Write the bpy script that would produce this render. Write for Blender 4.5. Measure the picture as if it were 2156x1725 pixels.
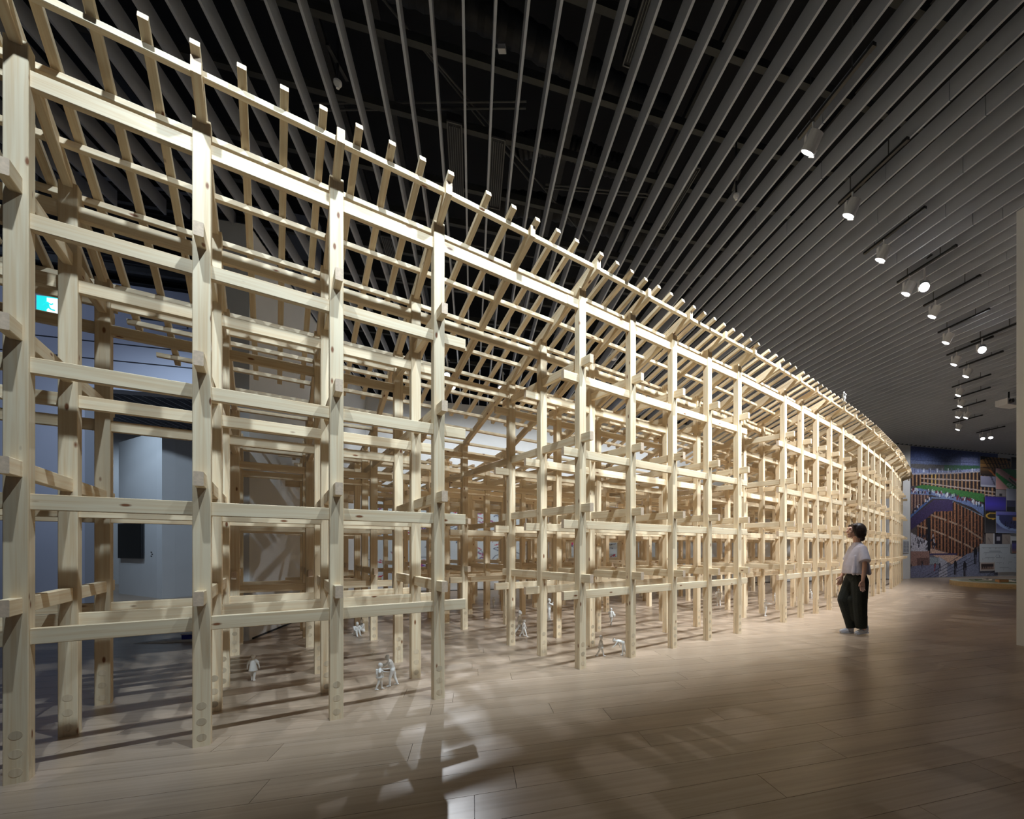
import bpy, bmesh, math, random
import numpy as np
from mathutils import Vector, Matrix

for o in list(bpy.data.objects):
    bpy.data.objects.remove(o)
scn = bpy.context.scene
COL = scn.collection
rnd = random.Random(7)
D2R = math.pi / 180.0

# ------------------------------------------------------------------ camera
F_PX, CX, CY, CAM_H = 929.53, 1282.76, 1156.91, 1.2294
cam_d = bpy.data.cameras.new('camera')
cam_d.sensor_width = 36.0
cam_d.lens = F_PX / 2156.0 * 36.0
cam_d.shift_x = (1078.0 - CX) / 2156.0
cam_d.shift_y = (CY - 862.5) / 2156.0
cam_d.clip_start, cam_d.clip_end = 0.05, 200
cam = bpy.data.objects.new('camera', cam_d)
COL.objects.link(cam)
cam.location = (0, 0, CAM_H)
cam.rotation_euler = (math.pi / 2, 0, 0)
scn.camera = cam

# ------------------------------------------------------------------ colour management + ambience
scn.view_settings.view_transform = 'Standard'
scn.view_settings.look = 'None'
scn.view_settings.gamma = 1.0
scn.view_settings.use_curve_mapping = False
scn.view_settings.exposure = 0.0
w = bpy.data.worlds.new('room_ambience')
scn.world = w
w.use_nodes = True
w.node_tree.nodes['Background'].inputs[0].default_value = (0.80, 0.88, 1.0, 1)
w.node_tree.nodes['Background'].inputs[1].default_value = 0.11

# ring geometry (measured): module 0.72 m, rows 0.737 m
RC = (-42.54641, 55.37088)
RR = 66.05882
T0, DM = 0.65005, 0.0654601
S, Q = 0.72, 0.73682
HW = 0.0428
def gframe(g):
    t = T0 + g * DM
    return Vector((math.sin(t), -math.cos(t), 0)), Vector((math.cos(t), math.sin(t), 0)), t
def pos(g, l, dn, z=0.0, dl=0.0):
    """g module, l bay index inside the module (-2..2 columns, 3 = middle of the passage), dn metres outward of the front row"""
    n, tn, t = gframe(g)
    if l == 3:
        a = pos(g, 2, dn, z); b = pos(g + 1, -2, dn, z)
        return (a + b) / 2
    return Vector((RC[0], RC[1], 0)) + n * (RR + dn) + tn * (l * S + dl) + Vector((0, 0, z))
def ang(g, l=0):
    return T0 + (g + (0.5 if l == 3 else 0)) * DM
# room axes: U along the ceiling slats, V along the back wall
UX = Vector((-0.2962, 0.9551, 0)); VX = Vector((0.9551, 0.2962, 0))
def uv(u, v, z=0.0):
    return UX * u + VX * v + Vector((0, 0, z))
def to_uv(p):
    return p.x * UX.x + p.y * UX.y, p.x * VX.x + p.y * VX.y
ANG_V = math.atan2(VX.y, VX.x)
ANG_U = math.atan2(UX.y, UX.x)
def at(px, py, z):
    """point of height z seen at photo pixel (px,py)"""
    Y = F_PX * (z - CAM_H) / (CY - py)
    return Vector(((px - CX) * Y / F_PX, Y, z))
def ground(px, py):
    return at(px, py, 0.0)
CEIL = 5.57

# ------------------------------------------------------------------ lights (gallery spotlights in their tracks, plus unseen spots added to brighten)
def spot(name, loc, target, power, color=(1, 0.93, 0.84), size=70, blend=0.5, radius=0.035):
    d = bpy.data.lights.new(name, 'SPOT')
    d.energy = power; d.color = color
    d.spot_size = size * D2R; d.spot_blend = blend
    d.shadow_soft_size = radius
    o = bpy.data.objects.new(name, d); COL.objects.link(o)
    o.location = loc
    o.rotation_euler = (Vector(target) - Vector(loc)).to_track_quat('-Z', 'Y').to_euler()
    return o
WARM = (0.87, 0.935, 1.0); NEUT = (0.81, 0.92, 1.0); COOL = (0.73, 0.88, 1.0)
LAMP_PX = [(1700, 322), (1786, 455), (1853, 548), (1907, 619), (1946, 605), (1962, 667), (1991, 722), (2068, 737),
           (2008, 768), (2033, 793), (2017, 833), (2021, 856), (2016, 879), (2033, 880), (2016, 905), (2069, 924), (2086, 922)]
LAMP_Z = 5.24
LAMPS = [at(x, y, LAMP_Z) for x, y in LAMP_PX]
ROW_IDX = [0, 1, 2, 3, 5, 6, 8, 9, 10, 11, 12, 14]
for k, i in enumerate(ROW_IDX):
    p = LAMPS[i]
    n = (p - Vector((RC[0], RC[1], p.z))); n.z = 0; n.normalize()
    tgt = p - n * 3.0; tgt.z = 0.7
    spot('spot_light', p + Vector((0, 0, -0.02)), tgt, 700 if k < 4 else 480, NEUT if k < 2 else WARM, 78, 0.85)
# the same track carries on over the camera, outside the frame
for k, (a, tw, pw) in enumerate([(-0.0185, 0, 540), (-0.037, 0, 470), (-0.0555, 0, 400), (-0.074, 0, 340)]):
    t = math.atan2(LAMPS[0].x - RC[0], -(LAMPS[0].y - RC[1])) + a
    n = Vector((math.sin(t), -math.cos(t), 0))
    p = Vector((RC[0], RC[1], 0)) + n * (RR + 1.75); p.z = 5.3
    tgt = p - n * 2.6; tgt.z = 1.9
    spot('spot_light', p, tgt, pw, COOL if k > 0 else NEUT, 72, 0.8)
# spotlights behind the ring shining back towards the visitors
BACK_PX = [(941, 791), (953, 815), (1055, 818)]
BACK = [at(x, y, LAMP_Z) for x, y in BACK_PX]
spot('spot_light', BACK[0] + Vector((0.05, -0.12, -0.12)), (-0.6, 2.4, 0.0), 520, (0.9, 0.94, 1.0), 42, 0.6, 0.03)
spot('spot_light', BACK[1] + Vector((0, -0.12, -0.12)), (-2.8, 7.0, 0.0), 620, WARM, 56, 0.8, 0.03)
spot('spot_light', BACK[2] + Vector((0, -0.12, -0.12)), (0.2, 7.8, 0.0), 620, WARM, 56, 0.8, 0.03)
for u_, v_, du_ in ((10.6, 4.2, 3.6), (11.6, 7.6, 3.4), (13.0, 11.0, 3.2)):  # unseen spots without fixtures, added to brighten the ring interior
    spot('spot_light', uv(u_, v_, 5.35), uv(u_ - du_ * 0.8, v_, 0.0), 800, WARM, 60, 0.8, 0.03)
# wash on the inner gallery wall and on the far mural
for v in (-1.6, 0.0, 1.6, 3.2, 4.8, 6.4):
    spot('spot_light', uv(11.6, v, 5.35), uv(13.9, v, 2.2), 170, (0.88, 0.95, 1.0), 110, 0.8, 0.06)
for v in (18.0, 21.0):
    spot('spot_light', uv(11.3, v, 5.3), uv(13.9, v, 2.6), 200, (0.95, 0.97, 1.0), 100, 0.8, 0.06)
# cool light of the neighbouring rooms on the left
spot('spot_light', uv(12.2, -9.0, 5.0), uv(14.5, -7.8, 1.0), 200, (0.62, 0.80, 1.0), 120, 0.8, 0.1)
spot('spot_light', uv(17.5, -11.5, 5.0), uv(19.5, -11.5, 2.0), 160, (0.62, 0.80, 1.0), 120, 0.8, 0.1)
spot('spot_light', uv(7.0, -8.5, 5.3), uv(11.3, -8.0, 4.2), 190, (0.6, 0.72, 1.0), 110, 0.8, 0.1)

spot('spot_light', uv(8.6, -4.6, 5.2), ground(385, 1259) + Vector((0, 0, 1.6)), 380, (0.66, 0.82, 1.0), 80, 0.9, 0.08)  # added unseen spot in the hall, lifts the dark partition end face

# ------------------------------------------------------------------ materials
def new_mat(name):
    m = bpy.data.materials.new(name); m.use_nodes = True
    nt = m.node_tree
    b = nt.nodes['Principled BSDF']
    return m, nt, b
def N(nt, t, **kw):
    n = nt.nodes.new(t)
    for k, v in kw.items():
        setattr(n, k, v)
    return n
def plain(name, col, rough=0.6, metal=0.0, noise=0.0, scale=20, emit=None, estr=0.0, spec=0.5):
    m, nt, b = new_mat(name)
    b.inputs['Roughness'].default_value = rough
    b.inputs['Metallic'].default_value = metal
    b.inputs['Specular IOR Level'].default_value = spec
    if noise:
        tc = N(nt, 'ShaderNodeTexCoord'); nz = N(nt, 'ShaderNodeTexNoise')
        nz.inputs['Scale'].default_value = scale; nz.inputs['Detail'].default_value = 3
        nt.links.new(tc.outputs['Object'], nz.inputs['Vector'])
        r = N(nt, 'ShaderNodeValToRGB')
        r.color_ramp.elements[0].position = 0.3; r.color_ramp.elements[1].position = 0.7
        r.color_ramp.elements[0].color = tuple(c * (1 - noise) for c in col) + (1,)
        r.color_ramp.elements[1].color = tuple(min(1, c * (1 + noise)) for c in col) + (1,)
        nt.links.new(nz.outputs['Fac'], r.inputs['Fac'])
        nt.links.new(r.outputs['Color'], b.inputs['Base Color'])
    else:
        b.inputs['Base Color'].default_value = tuple(col) + (1,)
    if emit:
        b.inputs['Emission Color'].default_value = tuple(emit) + (1,)
        b.inputs['Emission Strength'].default_value = estr
    return m
def wood(name, light, dark, knots=True, axis='X', gscale=1.0, vary=0.16, rough=0.55):
    m, nt, b = new_mat(name)
    L = nt.links.new
    tc = N(nt, 'ShaderNodeTexCoord'); oi = N(nt, 'ShaderNodeObjectInfo')
    mul = N(nt, 'ShaderNodeMath', operation='MULTIPLY'); mul.inputs[1].default_value = 53.0
    L(oi.outputs['Random'], mul.inputs[0])
    add = N(nt, 'ShaderNodeVectorMath', operation='ADD')
    L(tc.outputs['Object'], add.inputs[0]); L(mul.outputs[0], add.inputs[1])
    def mapped(sx, sy, sz):
        s = N(nt, 'ShaderNodeVectorMath', operation='MULTIPLY')
        s.inputs[1].default_value = {'X': (sx, sy, sz), 'Z': (sy, sz, sx)}[axis]
        L(add.outputs[0], s.inputs[0]); return s
    g1 = N(nt, 'ShaderNodeTexNoise'); g1.inputs['Scale'].default_value = 1.0; g1.inputs['Detail'].default_value = 5; g1.inputs['Distortion'].default_value = 0.6
    L(mapped(1.6 * gscale, 55 * gscale, 55 * gscale).outputs[0], g1.inputs['Vector'])
    r1 = N(nt, 'ShaderNodeValToRGB')
    r1.color_ramp.elements[0].position = 0.32; r1.color_ramp.elements[0].color = tuple(dark) + (1,)
    r1.color_ramp.elements[1].position = 0.60; r1.color_ramp.elements[1].color = tuple(light) + (1,)
    L(g1.outputs['Fac'], r1.inputs['Fac'])
    # laminations / broad tone
    g2 = N(nt, 'ShaderNodeTexNoise'); g2.inputs['Scale'].default_value = 1.0; g2.inputs['Detail'].default_value = 2
    L(mapped(0.5 * gscale, 9 * gscale, 9 * gscale).outputs[0], g2.inputs['Vector'])
    hsv = N(nt, 'ShaderNodeHueSaturation')
    vm = N(nt, 'ShaderNodeMapRange'); vm.inputs['To Min'].default_value = 1 - vary; vm.inputs['To Max'].default_value = 1 + vary * 0.7
    L(oi.outputs['Random'], vm.inputs['Value'])
    mm = N(nt, 'ShaderNodeMapRange'); mm.inputs['From Min'].default_value = 0.3; mm.inputs['From Max'].default_value = 0.7
    mm.inputs['To Min'].default_value = 0.93; mm.inputs['To Max'].default_value = 1.05
    L(g2.outputs['Fac'], mm.inputs['Value'])
    vv = N(nt, 'ShaderNodeMath', operation='MULTIPLY'); L(vm.outputs[0], vv.inputs[0]); L(mm.outputs[0], vv.inputs[1])
    L(vv.outputs[0], hsv.inputs['Value']); L(r1.outputs['Color'], hsv.inputs['Color'])
    out = hsv.outputs['Color']
    if knots:
        vo = N(nt, 'ShaderNodeTexVoronoi'); vo.inputs['Scale'].default_value = 1.0; vo.inputs['Randomness'].default_value = 1.0
        L(mapped(4.2, 11, 11).outputs[0], vo.inputs['Vector'])
        kr = N(nt, 'ShaderNodeValToRGB')
        kr.color_ramp.elements[0].position = 0.07; kr.color_ramp.elements[0].color = (1, 1, 1, 1)
        kr.color_ramp.elements[1].position = 0.13; kr.color_ramp.elements[1].color = (0, 0, 0, 1)
        L(vo.outputs['Distance'], kr.inputs['Fac'])
        sep = N(nt, 'ShaderNodeSeparateColor'); L(vo.outputs['Color'], sep.inputs[0])
        gt = N(nt, 'ShaderNodeMath', operation='GREATER_THAN'); gt.inputs[1].default_value = 0.38; L(sep.outputs[0], gt.inputs[0])
        mk = N(nt, 'ShaderNodeMath', operation='MULTIPLY'); L(kr.outputs['Color'], mk.inputs[0]); L(gt.outputs[0], mk.inputs[1])
        mix = N(nt, 'ShaderNodeMix', data_type='RGBA'); L(mk.outputs[0], mix.inputs['Factor'])
        L(out, mix.inputs['A']); mix.inputs['B'].default_value = (0.22, 0.085, 0.035, 1)
        out = mix.outputs['Result']
    L(out, b.inputs['Base Color'])
    b.inputs['Roughness'].default_value = rough
    b.inputs['Specular IOR Level'].default_value = 0.35
    bp = N(nt, 'ShaderNodeBump'); bp.inputs['Strength'].default_value = 0.08; bp.inputs['Distance'].default_value = 0.002
    L(g1.outputs['Fac'], bp.inputs['Height']); L(bp.outputs[0], b.inputs['Normal'])
    return m
PINE_L, PINE_D = (0.84, 0.70, 0.49), (0.75, 0.56, 0.345)
M_PX = wood('pine_beam', PINE_L, PINE_D)
M_PZ = wood('pine_post', PINE_L, PINE_D, axis='Z')
M_END = plain('pine_end_grain', (0.66, 0.50, 0.36), 0.7, noise=0.12, scale=60)
M_PLUG = wood('pine_plug', (0.66, 0.54, 0.38), (0.56, 0.43, 0.28), knots=False, axis='Z')
M_OAK = wood('oak_plank', (0.43, 0.325, 0.24), (0.36, 0.265, 0.187), knots=False, vary=0.06, gscale=0.55, rough=0.30)
M_SLAT = plain('grey_slat', (0.42, 0.445, 0.52), 0.6, noise=0.04, scale=3)
M_VOID = plain('black_void', (0.006, 0.006, 0.008), 0.9)
M_STEEL = plain('dark_steel', (0.06, 0.06, 0.058), 0.7, noise=0.1, scale=8)
M_DUCT = plain('black_duct', (0.022, 0.022, 0.026), 0.6, noise=0.2, scale=30)
M_GRILLE = plain('grey_grille', (0.16, 0.16, 0.155), 0.6)
M_PIPE = plain('pale_pipe', (0.09, 0.09, 0.09), 0.5)
M_WALL = plain('white_wall', (0.74, 0.74, 0.74), 0.85, noise=0.02, scale=2)
M_DIMWALL = plain('white_wall_blue_shade', (0.42, 0.44, 0.52), 0.85, noise=0.02, scale=2)  # white walls with the dim blue light put into their colour
M_LINE = plain('dark_joint', (0.02, 0.02, 0.025), 0.8)
M_WHITE = plain('white_fixture', (0.78, 0.78, 0.80), 0.4)
M_LAMP = plain('lamp_face', (1, 1, 1), 0.4, emit=(1.0, 0.98, 0.95), estr=14)
M_STAR = plain('lamp_face_bright', (1, 1, 1), 0.4, emit=(0.93, 0.95, 1.0), estr=60)
M_RAIL = plain('black_rail', (0.012, 0.012, 0.012), 0.4)
M_PLASTER = plain('white_plaster', (0.84, 0.83, 0.80), 0.7, noise=0.03, scale=40)
M_BLACK = plain('black_plastic', (0.012, 0.012, 0.014), 0.3)
M_SCREEN = plain('dark_screen', (0.01, 0.012, 0.012), 0.12)
M_TEAL = plain('exit_teal', (0.0, 0.35, 0.32), 0.4, emit=(0.02, 0.78, 0.80), estr=1.0)
M_EXITW = plain('exit_white', (0.9, 0.95, 0.95), 0.4, emit=(0.85, 1.0, 1.0), estr=1.1)

# ------------------------------------------------------------------ mesh helpers
def link(name, me, mats, parent=None, loc=None, rot=None):
    o = bpy.data.objects.new(name, me)
    if me is not None and mats is not None and not me.materials:
        for m in (mats if isinstance(mats, (list, tuple)) else [mats]):
            me.materials.append(m)
    COL.objects.link(o)
    if parent: o.parent = parent
    if loc is not None: o.location = loc
    if rot is not None: o.rotation_euler = rot
    return o
def thing(name, label, cat, loc=(0, 0, 0), rz=0, group=None):
    o = bpy.data.objects.new(name, None); COL.objects.link(o)
    o.empty_display_size = 0.1
    o.location = loc; o.rotation_euler = (0, 0, rz)
    o['label'] = label; o['category'] = cat
    if group: o['group'] = group
    return o
def tag(o, label, cat, group=None):
    o['label'] = label; o['category'] = cat
    if group: o['group'] = group
    return o
class MB:
    def __init__(s): s.v = []; s.f = []; s.m = []
    def add(s, verts, faces, mi=0):
        b = len(s.v); s.v += [tuple(v) for v in verts]
        for f in faces: s.f.append(tuple(i + b for i in f)); s.m.append(mi)
        return s
    def box(s, c, d, M=None, mi=0):
        x, y, z = c; a, b, h = d[0] / 2, d[1] / 2, d[2] / 2
        vs = [Vector((x + i * a, y + j * b, z + k * h)) for k in (-1, 1) for j in (-1, 1) for i in (-1, 1)]
        if M is not None: vs = [M @ v for v in vs]
        return s.add(vs, [(0, 2, 3, 1), (4, 5, 7, 6), (0, 1, 5, 4), (2, 6, 7, 3), (0, 4, 6, 2), (1, 3, 7, 5)], mi)
    def tube(s, p0, p1, r0, r1=None, n=14, mi=0, cap=True, capmi=None):
        r1 = r0 if r1 is None else r1
        p0, p1 = Vector(p0), Vector(p1); d = (p1 - p0).normalized()
        a = d.orthogonal().normalized(); b = d.cross(a)
        vs = []
        for p, r in ((p0, r0), (p1, r1)):
            for i in range(n):
                t = 2 * math.pi * i / n
                vs.append(p + a * (r * math.cos(t)) + b * (r * math.sin(t)))
        s.add(vs, [(i, (i + 1) % n, n + (i + 1) % n, n + i) for i in range(n)], mi)
        if cap:
            s.add(vs[:n], [tuple(reversed(range(n)))], mi); s.add(vs[n:], [tuple(range(n))], mi if capmi is None else capmi)
        return s
    def capsule(s, p0, p1, r0, r1=None, n=12, k=4, sq=1.0):
        r1 = r0 if r1 is None else r1
        p0, p1 = Vector(p0), Vector(p1); d = p1 - p0
        if d.length < 1e-6: d = Vector((0, 0, 1e-4)); p1 = p0 + d
        d.normalize(); a = d.orthogonal().normalized(); b = d.cross(a)
        rings = []
        for i in range(1, k + 1):
            t = math.pi / 2 * i / k
            rings.append((p0 - d * (r0 * math.cos(t)), r0 * math.sin(t)))
        for i in range(k, 0, -1):
            t = math.pi / 2 * i / k
            rings.append((p1 + d * (r1 * math.cos(t)), r1 * math.sin(t)))
        vs = [p0 - d * r0]
        for c, r in rings:
            for i in range(n):
                t = 2 * math.pi * i / n
                vs.append(c + a * (r * math.cos(t)) + b * (r * math.sin(t)))
        vs.append(p1 + d * r1)
        fs = [(0, 1 + (i + 1) % n, 1 + i) for i in range(n)]
        for j in range(len(rings) - 1):
            o = 1 + j * n
            fs += [(o + i, o + (i + 1) % n, o + n + (i + 1) % n, o + n + i) for i in range(n)]
        o = 1 + (len(rings) - 1) * n; e = len(vs) - 1
        fs += [(o + i, o + (i + 1) % n, e) for i in range(n)]
        return s.add(vs, fs)
    def ell(s, c, r, n=16, k=10, R=None):
        c = Vector(c); vs = [Vector((0, 0, -r[2]))]
        for j in range(1, k):
            t = math.pi * j / k - math.pi / 2
            for i in range(n):
                p = 2 * math.pi * i / n
                vs.append(Vector((r[0] * math.cos(t) * math.cos(p), r[1] * math.cos(t) * math.sin(p), r[2] * math.sin(t))))
        vs.append(Vector((0, 0, r[2])))
        if R is not None: vs = [R @ v for v in vs]
        vs = [v + c for v in vs]
        fs = [(0, 1 + (i + 1) % n, 1 + i) for i in range(n)]
        for j in range(k - 2):
            o = 1 + j * n
            fs += [(o + i, o + (i + 1) % n, o + n + (i + 1) % n, o + n + i) for i in range(n)]
        o = 1 + (k - 2) * n; e = len(vs) - 1
        fs += [(o + i, o + (i + 1) % n, e) for i in range(n)]
        return s.add(vs, fs)
    def mesh(s, name, smooth=False):
        me = bpy.data.meshes.new(name); me.from_pydata(s.v, [], s.f); me.update()
        if any(s.m): me.polygons.foreach_set('material_index', s.m)
        if smooth: me.polygons.foreach_set('use_smooth', [True] * len(me.polygons))
        return me
    def build(s, name, mats, parent=None, loc=None, rot=None, smooth=False):
        return link(name, s.mesh(name, smooth), mats, parent, loc, rot)
def prism_x(L, wy, wz, ch=0.003, shear=0.0):
    """timber along local X, chamfered arrises, end grain in material slot 1"""
    y, z = wy / 2, wz / 2
    pr = [(-y + ch, -z), (y - ch, -z), (y, -z + ch), (y, z - ch), (y - ch, z), (-y + ch, z), (-y, z - ch), (-y, -z + ch)]
    m = MB(); vs = [(-L / 2 + b * shear, a, b) for a, b in pr] + [(L / 2 + b * shear, a, b) for a, b in pr]
    m.add(vs, [(i, (i + 1) % 8, 8 + (i + 1) % 8, 8 + i) for i in range(8)])
    m.add(vs, [tuple(reversed(range(8))), tuple(range(8, 16))], 1)
    return m
_cache = {}
def timber(name, L, wy, wz, parent, loc, rot, shear=0.0):
    key = (name, round(L, 3), wy, wz, round(shear, 3))
    if key not in _cache:
        _cache[key] = prism_x(L, wy, wz, shear=shear).mesh(name)
    return link(name, _cache[key], [M_PX, M_END], parent, loc, rot)

# ------------------------------------------------------------------ room shell
def structure(name, label=None):
    o = bpy.data.objects.new(name, None); COL.objects.link(o); o.empty_display_size = 0.1; o['kind'] = 'structure'
    return o
def struct(o):
    o['kind'] = 'structure'; return o
# floor: oak planks laid along V
floor = struct(MB().box((0, 0, -0.06), (60, 60, 0.08)).build('floor', plain('floor_screed', (0.10, 0.075, 0.05), 0.9), loc=uv(6, 4)))
PW, PL = 0.242, 2.1
plank_me = {}
def plank_mesh(L):
    k = round(L, 2)
    if k not in plank_me:
        m = MB(); a, b, t, c = L / 2 - 0.0005, PW / 2 - 0.0005, 0.02, 0.0008
        m.add([(-a, -b, -t), (a, -b, -t), (a, b, -t), (-a, b, -t), (-a + c, -b + c, 0), (a - c, -b + c, 0), (a - c, b - c, 0), (-a + c, b - c, 0)],
              [(4, 5, 6, 7), (0, 1, 5, 4), (1, 2, 6, 5), (2, 3, 7, 6), (3, 0, 4, 7)])
        plank_me[k] = m.mesh('plank'); plank_me[k].materials.append(M_OAK)
    return plank_me[k]
planks = []
row = 0
u = -1.2
while u < 21.5:
    off = rnd.uniform(0, PL)
    v = -16 + off - PL
    while v < 27:
        c = uv(u, v)
        if c.y > 0.7 and abs(c.x) < 2.2 + 1.45 * c.y: planks.append((c.length * (1 if c.y > 1.2 else 1), u, v))
        v += PL
    u += PW
planks.sort(key=lambda p: p[0])
inv_floor = Matrix.Translation(-uv(6, 4))
for d, u, v in planks[:300]:
    o = link('plank', plank_mesh(PL), None, floor, uv(u, v) - uv(6, 4), (0, 0, ANG_V + (math.pi if rnd.random() < 0.5 else 0)))
fm = MB()
for d, u, v in planks[300:]:
    M = Matrix.Translation(uv(u, v) - uv(6, 4)) @ Matrix.Rotation(ANG_V, 4, 'Z')
    me = plank_mesh(PL)
    fm.add([M @ vv.co for vv in me.vertices], [tuple(p.vertices) for p in me.polygons])
M_OAK2 = M_OAK.copy(); M_OAK2.name = 'oak_plank_far'
_nt = M_OAK2.node_tree
_tc = [n for n in _nt.nodes if n.type == 'TEX_COORD'][0]
_mp = _nt.nodes.new('ShaderNodeMapping'); _mp.inputs['Rotation'].default_value = (0, 0, -ANG_V)
_ad = [n for n in _nt.nodes if n.type == 'VECT_MATH' and n.operation == 'ADD'][0]
_nt.links.new(_tc.outputs['Object'], _mp.inputs['Vector']); _nt.links.new(_mp.outputs[0], _ad.inputs[0])
o = fm.build('floor_planks', M_OAK2, floor); o['kind'] = 'stuff'

# ceiling: hanging slats, dark void and services above
ceiling = struct(MB().box((0, 0, 8.65), (60, 60, 0.1)).build('ceiling', M_VOID, loc=uv(6, 4)))
CO = uv(6, 4)
ST, SHT, SP = 0.022, 0.195, 0.249
slat_me = {}
def slat(u0, u1, v):
    L = u1 - u0; k = round(L, 2)
    if k not in slat_me:
        slat_me[k] = MB().box((0, 0, SHT / 2), (L, ST, SHT)).mesh('slat')
    link('slat', slat_me[k], M_SLAT, ceiling, uv((u0 + u1) / 2, v, CEIL) - CO, (0, 0, ANG_U))
i0 = -50
for i in range(-28, 104):
    v = -0.07 + i * SP
    if v < -2.87:
        slat(-2.2, 7.18, v)
    else:
        if 3.4 < v < 9.5:
            uj = 3.1 + 0.55 * ((i // 3) % 3) + (0.9 if i % 2 else 0)
            slat(-2.2, uj - 0.004, v); slat(uj + 0.004, 13.9, v)
        else:
            slat(-2.2, 13.9, v)
# slatted ceiling of the room on the left, beyond the bulkhead
for i in range(46):
    v = -5.2 - i * SP
    k = 'far'
    slat(11.6, 19.9, v)
# steel members crossing above the slats
def part_bar(name, p0, p1, wx, wz, mat, parent):
    p0, p1 = Vector(p0), Vector(p1); d = p1 - p0
    o = MB().box((0, 0, 0), (d.length, wx, wz)).build(name, mat, parent, (p0 + p1) / 2 - CO, (0, -math.asin(d.z / d.length), math.atan2(d.y, d.x)))
    return o
for u in (2.3, 3.1, 3.95, 4.77, 5.58, 6.5, 7.25, 8.2, 9.1, 10.2, 11.4, 12.6):
    part_bar('steel_beam', uv(u, -14, 6.3), uv(u, 13, 6.3), 0.07, 0.09, M_STEEL, ceiling)
for v in (-3.9, -1.55, -0.95, 1.2, 2.6, 4.4, 6.0):
    part_bar('cable_tray', uv(0.5, v, 6.7), uv(13.5, v, 6.7), 0.10, 0.08, M_DUCT, ceiling)
for u, v in ((6.0, -0.20), (6.05, 0.30), (3.7, 1.55), (8.6, 1.0), (8.3, -1.3), (5.7, 2.75), (7.9, -0.7), (4.2, -2.2), (9.3, 0.4)):
    f = MB().box((0, 0, 0), (1.15, 0.17, 0.10)).build('slot_diffuser', M_DUCT, ceiling, uv(u, v, 6.24) - CO, (0, 0, ANG_U))
    b = MB()
    for k in range(5): b.box((0, -0.052 + k * 0.026, -0.056), (1.05, 0.007, 0.02))
    for k in (-1, 1): b.box((0, k * 0.08, -0.056), (1.15, 0.012, 0.02)); b.box((k * 0.57, 0, -0.056), (0.012, 0.17, 0.02))
    b.build('diffuser_blades', M_GRILLE, f)
for (a, b, r) in (((4.9, -1.2), (5.2, 2.4), 0.17), ((6.4, 0.6), (6.1, 2.2), 0.16), ((5.0, -3.2), (4.3, -1.0), 0.2), ((7.6, 0.2), (7.3, 3.4), 0.2), ((3.4, -2.4), (3.5, 0.4), 0.18)):
    m = MB(); p0, p1 = uv(*a, 6.95), uv(*b, 6.95); nseg = 46
    pts = [p0.lerp(p1, k / nseg) + Vector((0, 0, 0.12 * math.sin(k / nseg * 5))) for k in range(nseg + 1)]
    for k in range(nseg): m.tube(pts[k] - CO, pts[k + 1] - CO, r * (1.0 if k % 2 else 0.9), r * (0.9 if k % 2 else 1.0), 14, cap=False)
    m.build('flexible_duct', M_DUCT, ceiling, smooth=True)
for (a, b, z) in (((4.6, -0.9), (7.9, 2.5), 6.5), ((6.0, -1.9), (5.2, 0.6), 6.45), ((6.05, -1.9), (5.25, 0.6), 6.42), ((6.3, 1.0), (6.0, 2.6), 6.45), ((6.36, 1.0), (6.06, 2.6), 6.45), ((3.0, -2.5), (6.5, 0.8), 6.6), ((7.4, -2.2), (7.4, 4.0), 6.1)):
    MB().tube(uv(*a, z) - CO, uv(*b, z) - CO, 0.013, n=8).build('pipe', M_PIPE, ceiling)

# walls
def wall(name, u0, v0, u1, v1, th, z0, z1, mat=M_WALL):
    p0, p1 = uv(u0, v0), uv(u1, v1); d = p1 - p0
    return struct(MB().box((0, 0, (z1 - z0) / 2), (d.length, th, z1 - z0)).build(name, mat, None, ((p0 + p1) / 2) + Vector((0, 0, z0)), (0, 0, math.atan2(d.y, d.x))))
wall('wall_back', 14.0, -2.87, 14.0, 26.0, 0.2, 0, 5.57)
wall('wall_left', 7.12, -3.08, 13.9, -3.08, 0.42, 0, 5.6)
wall('wall_right', 3.81, 6.68, 3.81, 9.6, 0.12, 0, 5.57)
wc = wall('wall_far_left', 11.45, -20.0, 11.45, -7.25, 0.3, 0, 4.41, M_DIMWALL)
wb = wall('trim_1', 11.45, -20.0, 11.45, -3.3, 0.3, 4.41, 8.6, M_DIMWALL)
wall('wall_outer_left', 20.1, -24.0, 20.1, -3.0, 0.2, 0, 5.57)
# dark reveal lines on the upper wall and louvre band
for z in (5.32, 4.98):
    MB().box((0, 0, 0), (16.6, 0.01, 0.022)).build('reveal_line', M_LINE, wb, Vector((0, -0.153, z - 4.41)))
lv = MB().box((0, 0, 0), (13.0, 0.02, 2.0)).build('louvre', M_VOID, wb, Vector((1.3, -0.165, 7.52 - 4.41)))
for k in range(22):
    MB().box((0, 0, 0), (13.0, 0.05, 0.012)).build('louvre_blade', M_STEEL, lv, Vector((0, -0.03, -0.96 + k * 0.09)))
vt = MB().box((0, 0, 0), (0.85, 0.03, 0.36)).build('vent', M_DIMWALL, wb, Vector((5.6, -0.16, 1.55)))
MB().box((0, 0, 0), (0.56, 0.02, 0.2)).build('vent_opening', M_LINE, vt, Vector((-0.05, -0.01, 0)))
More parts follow.
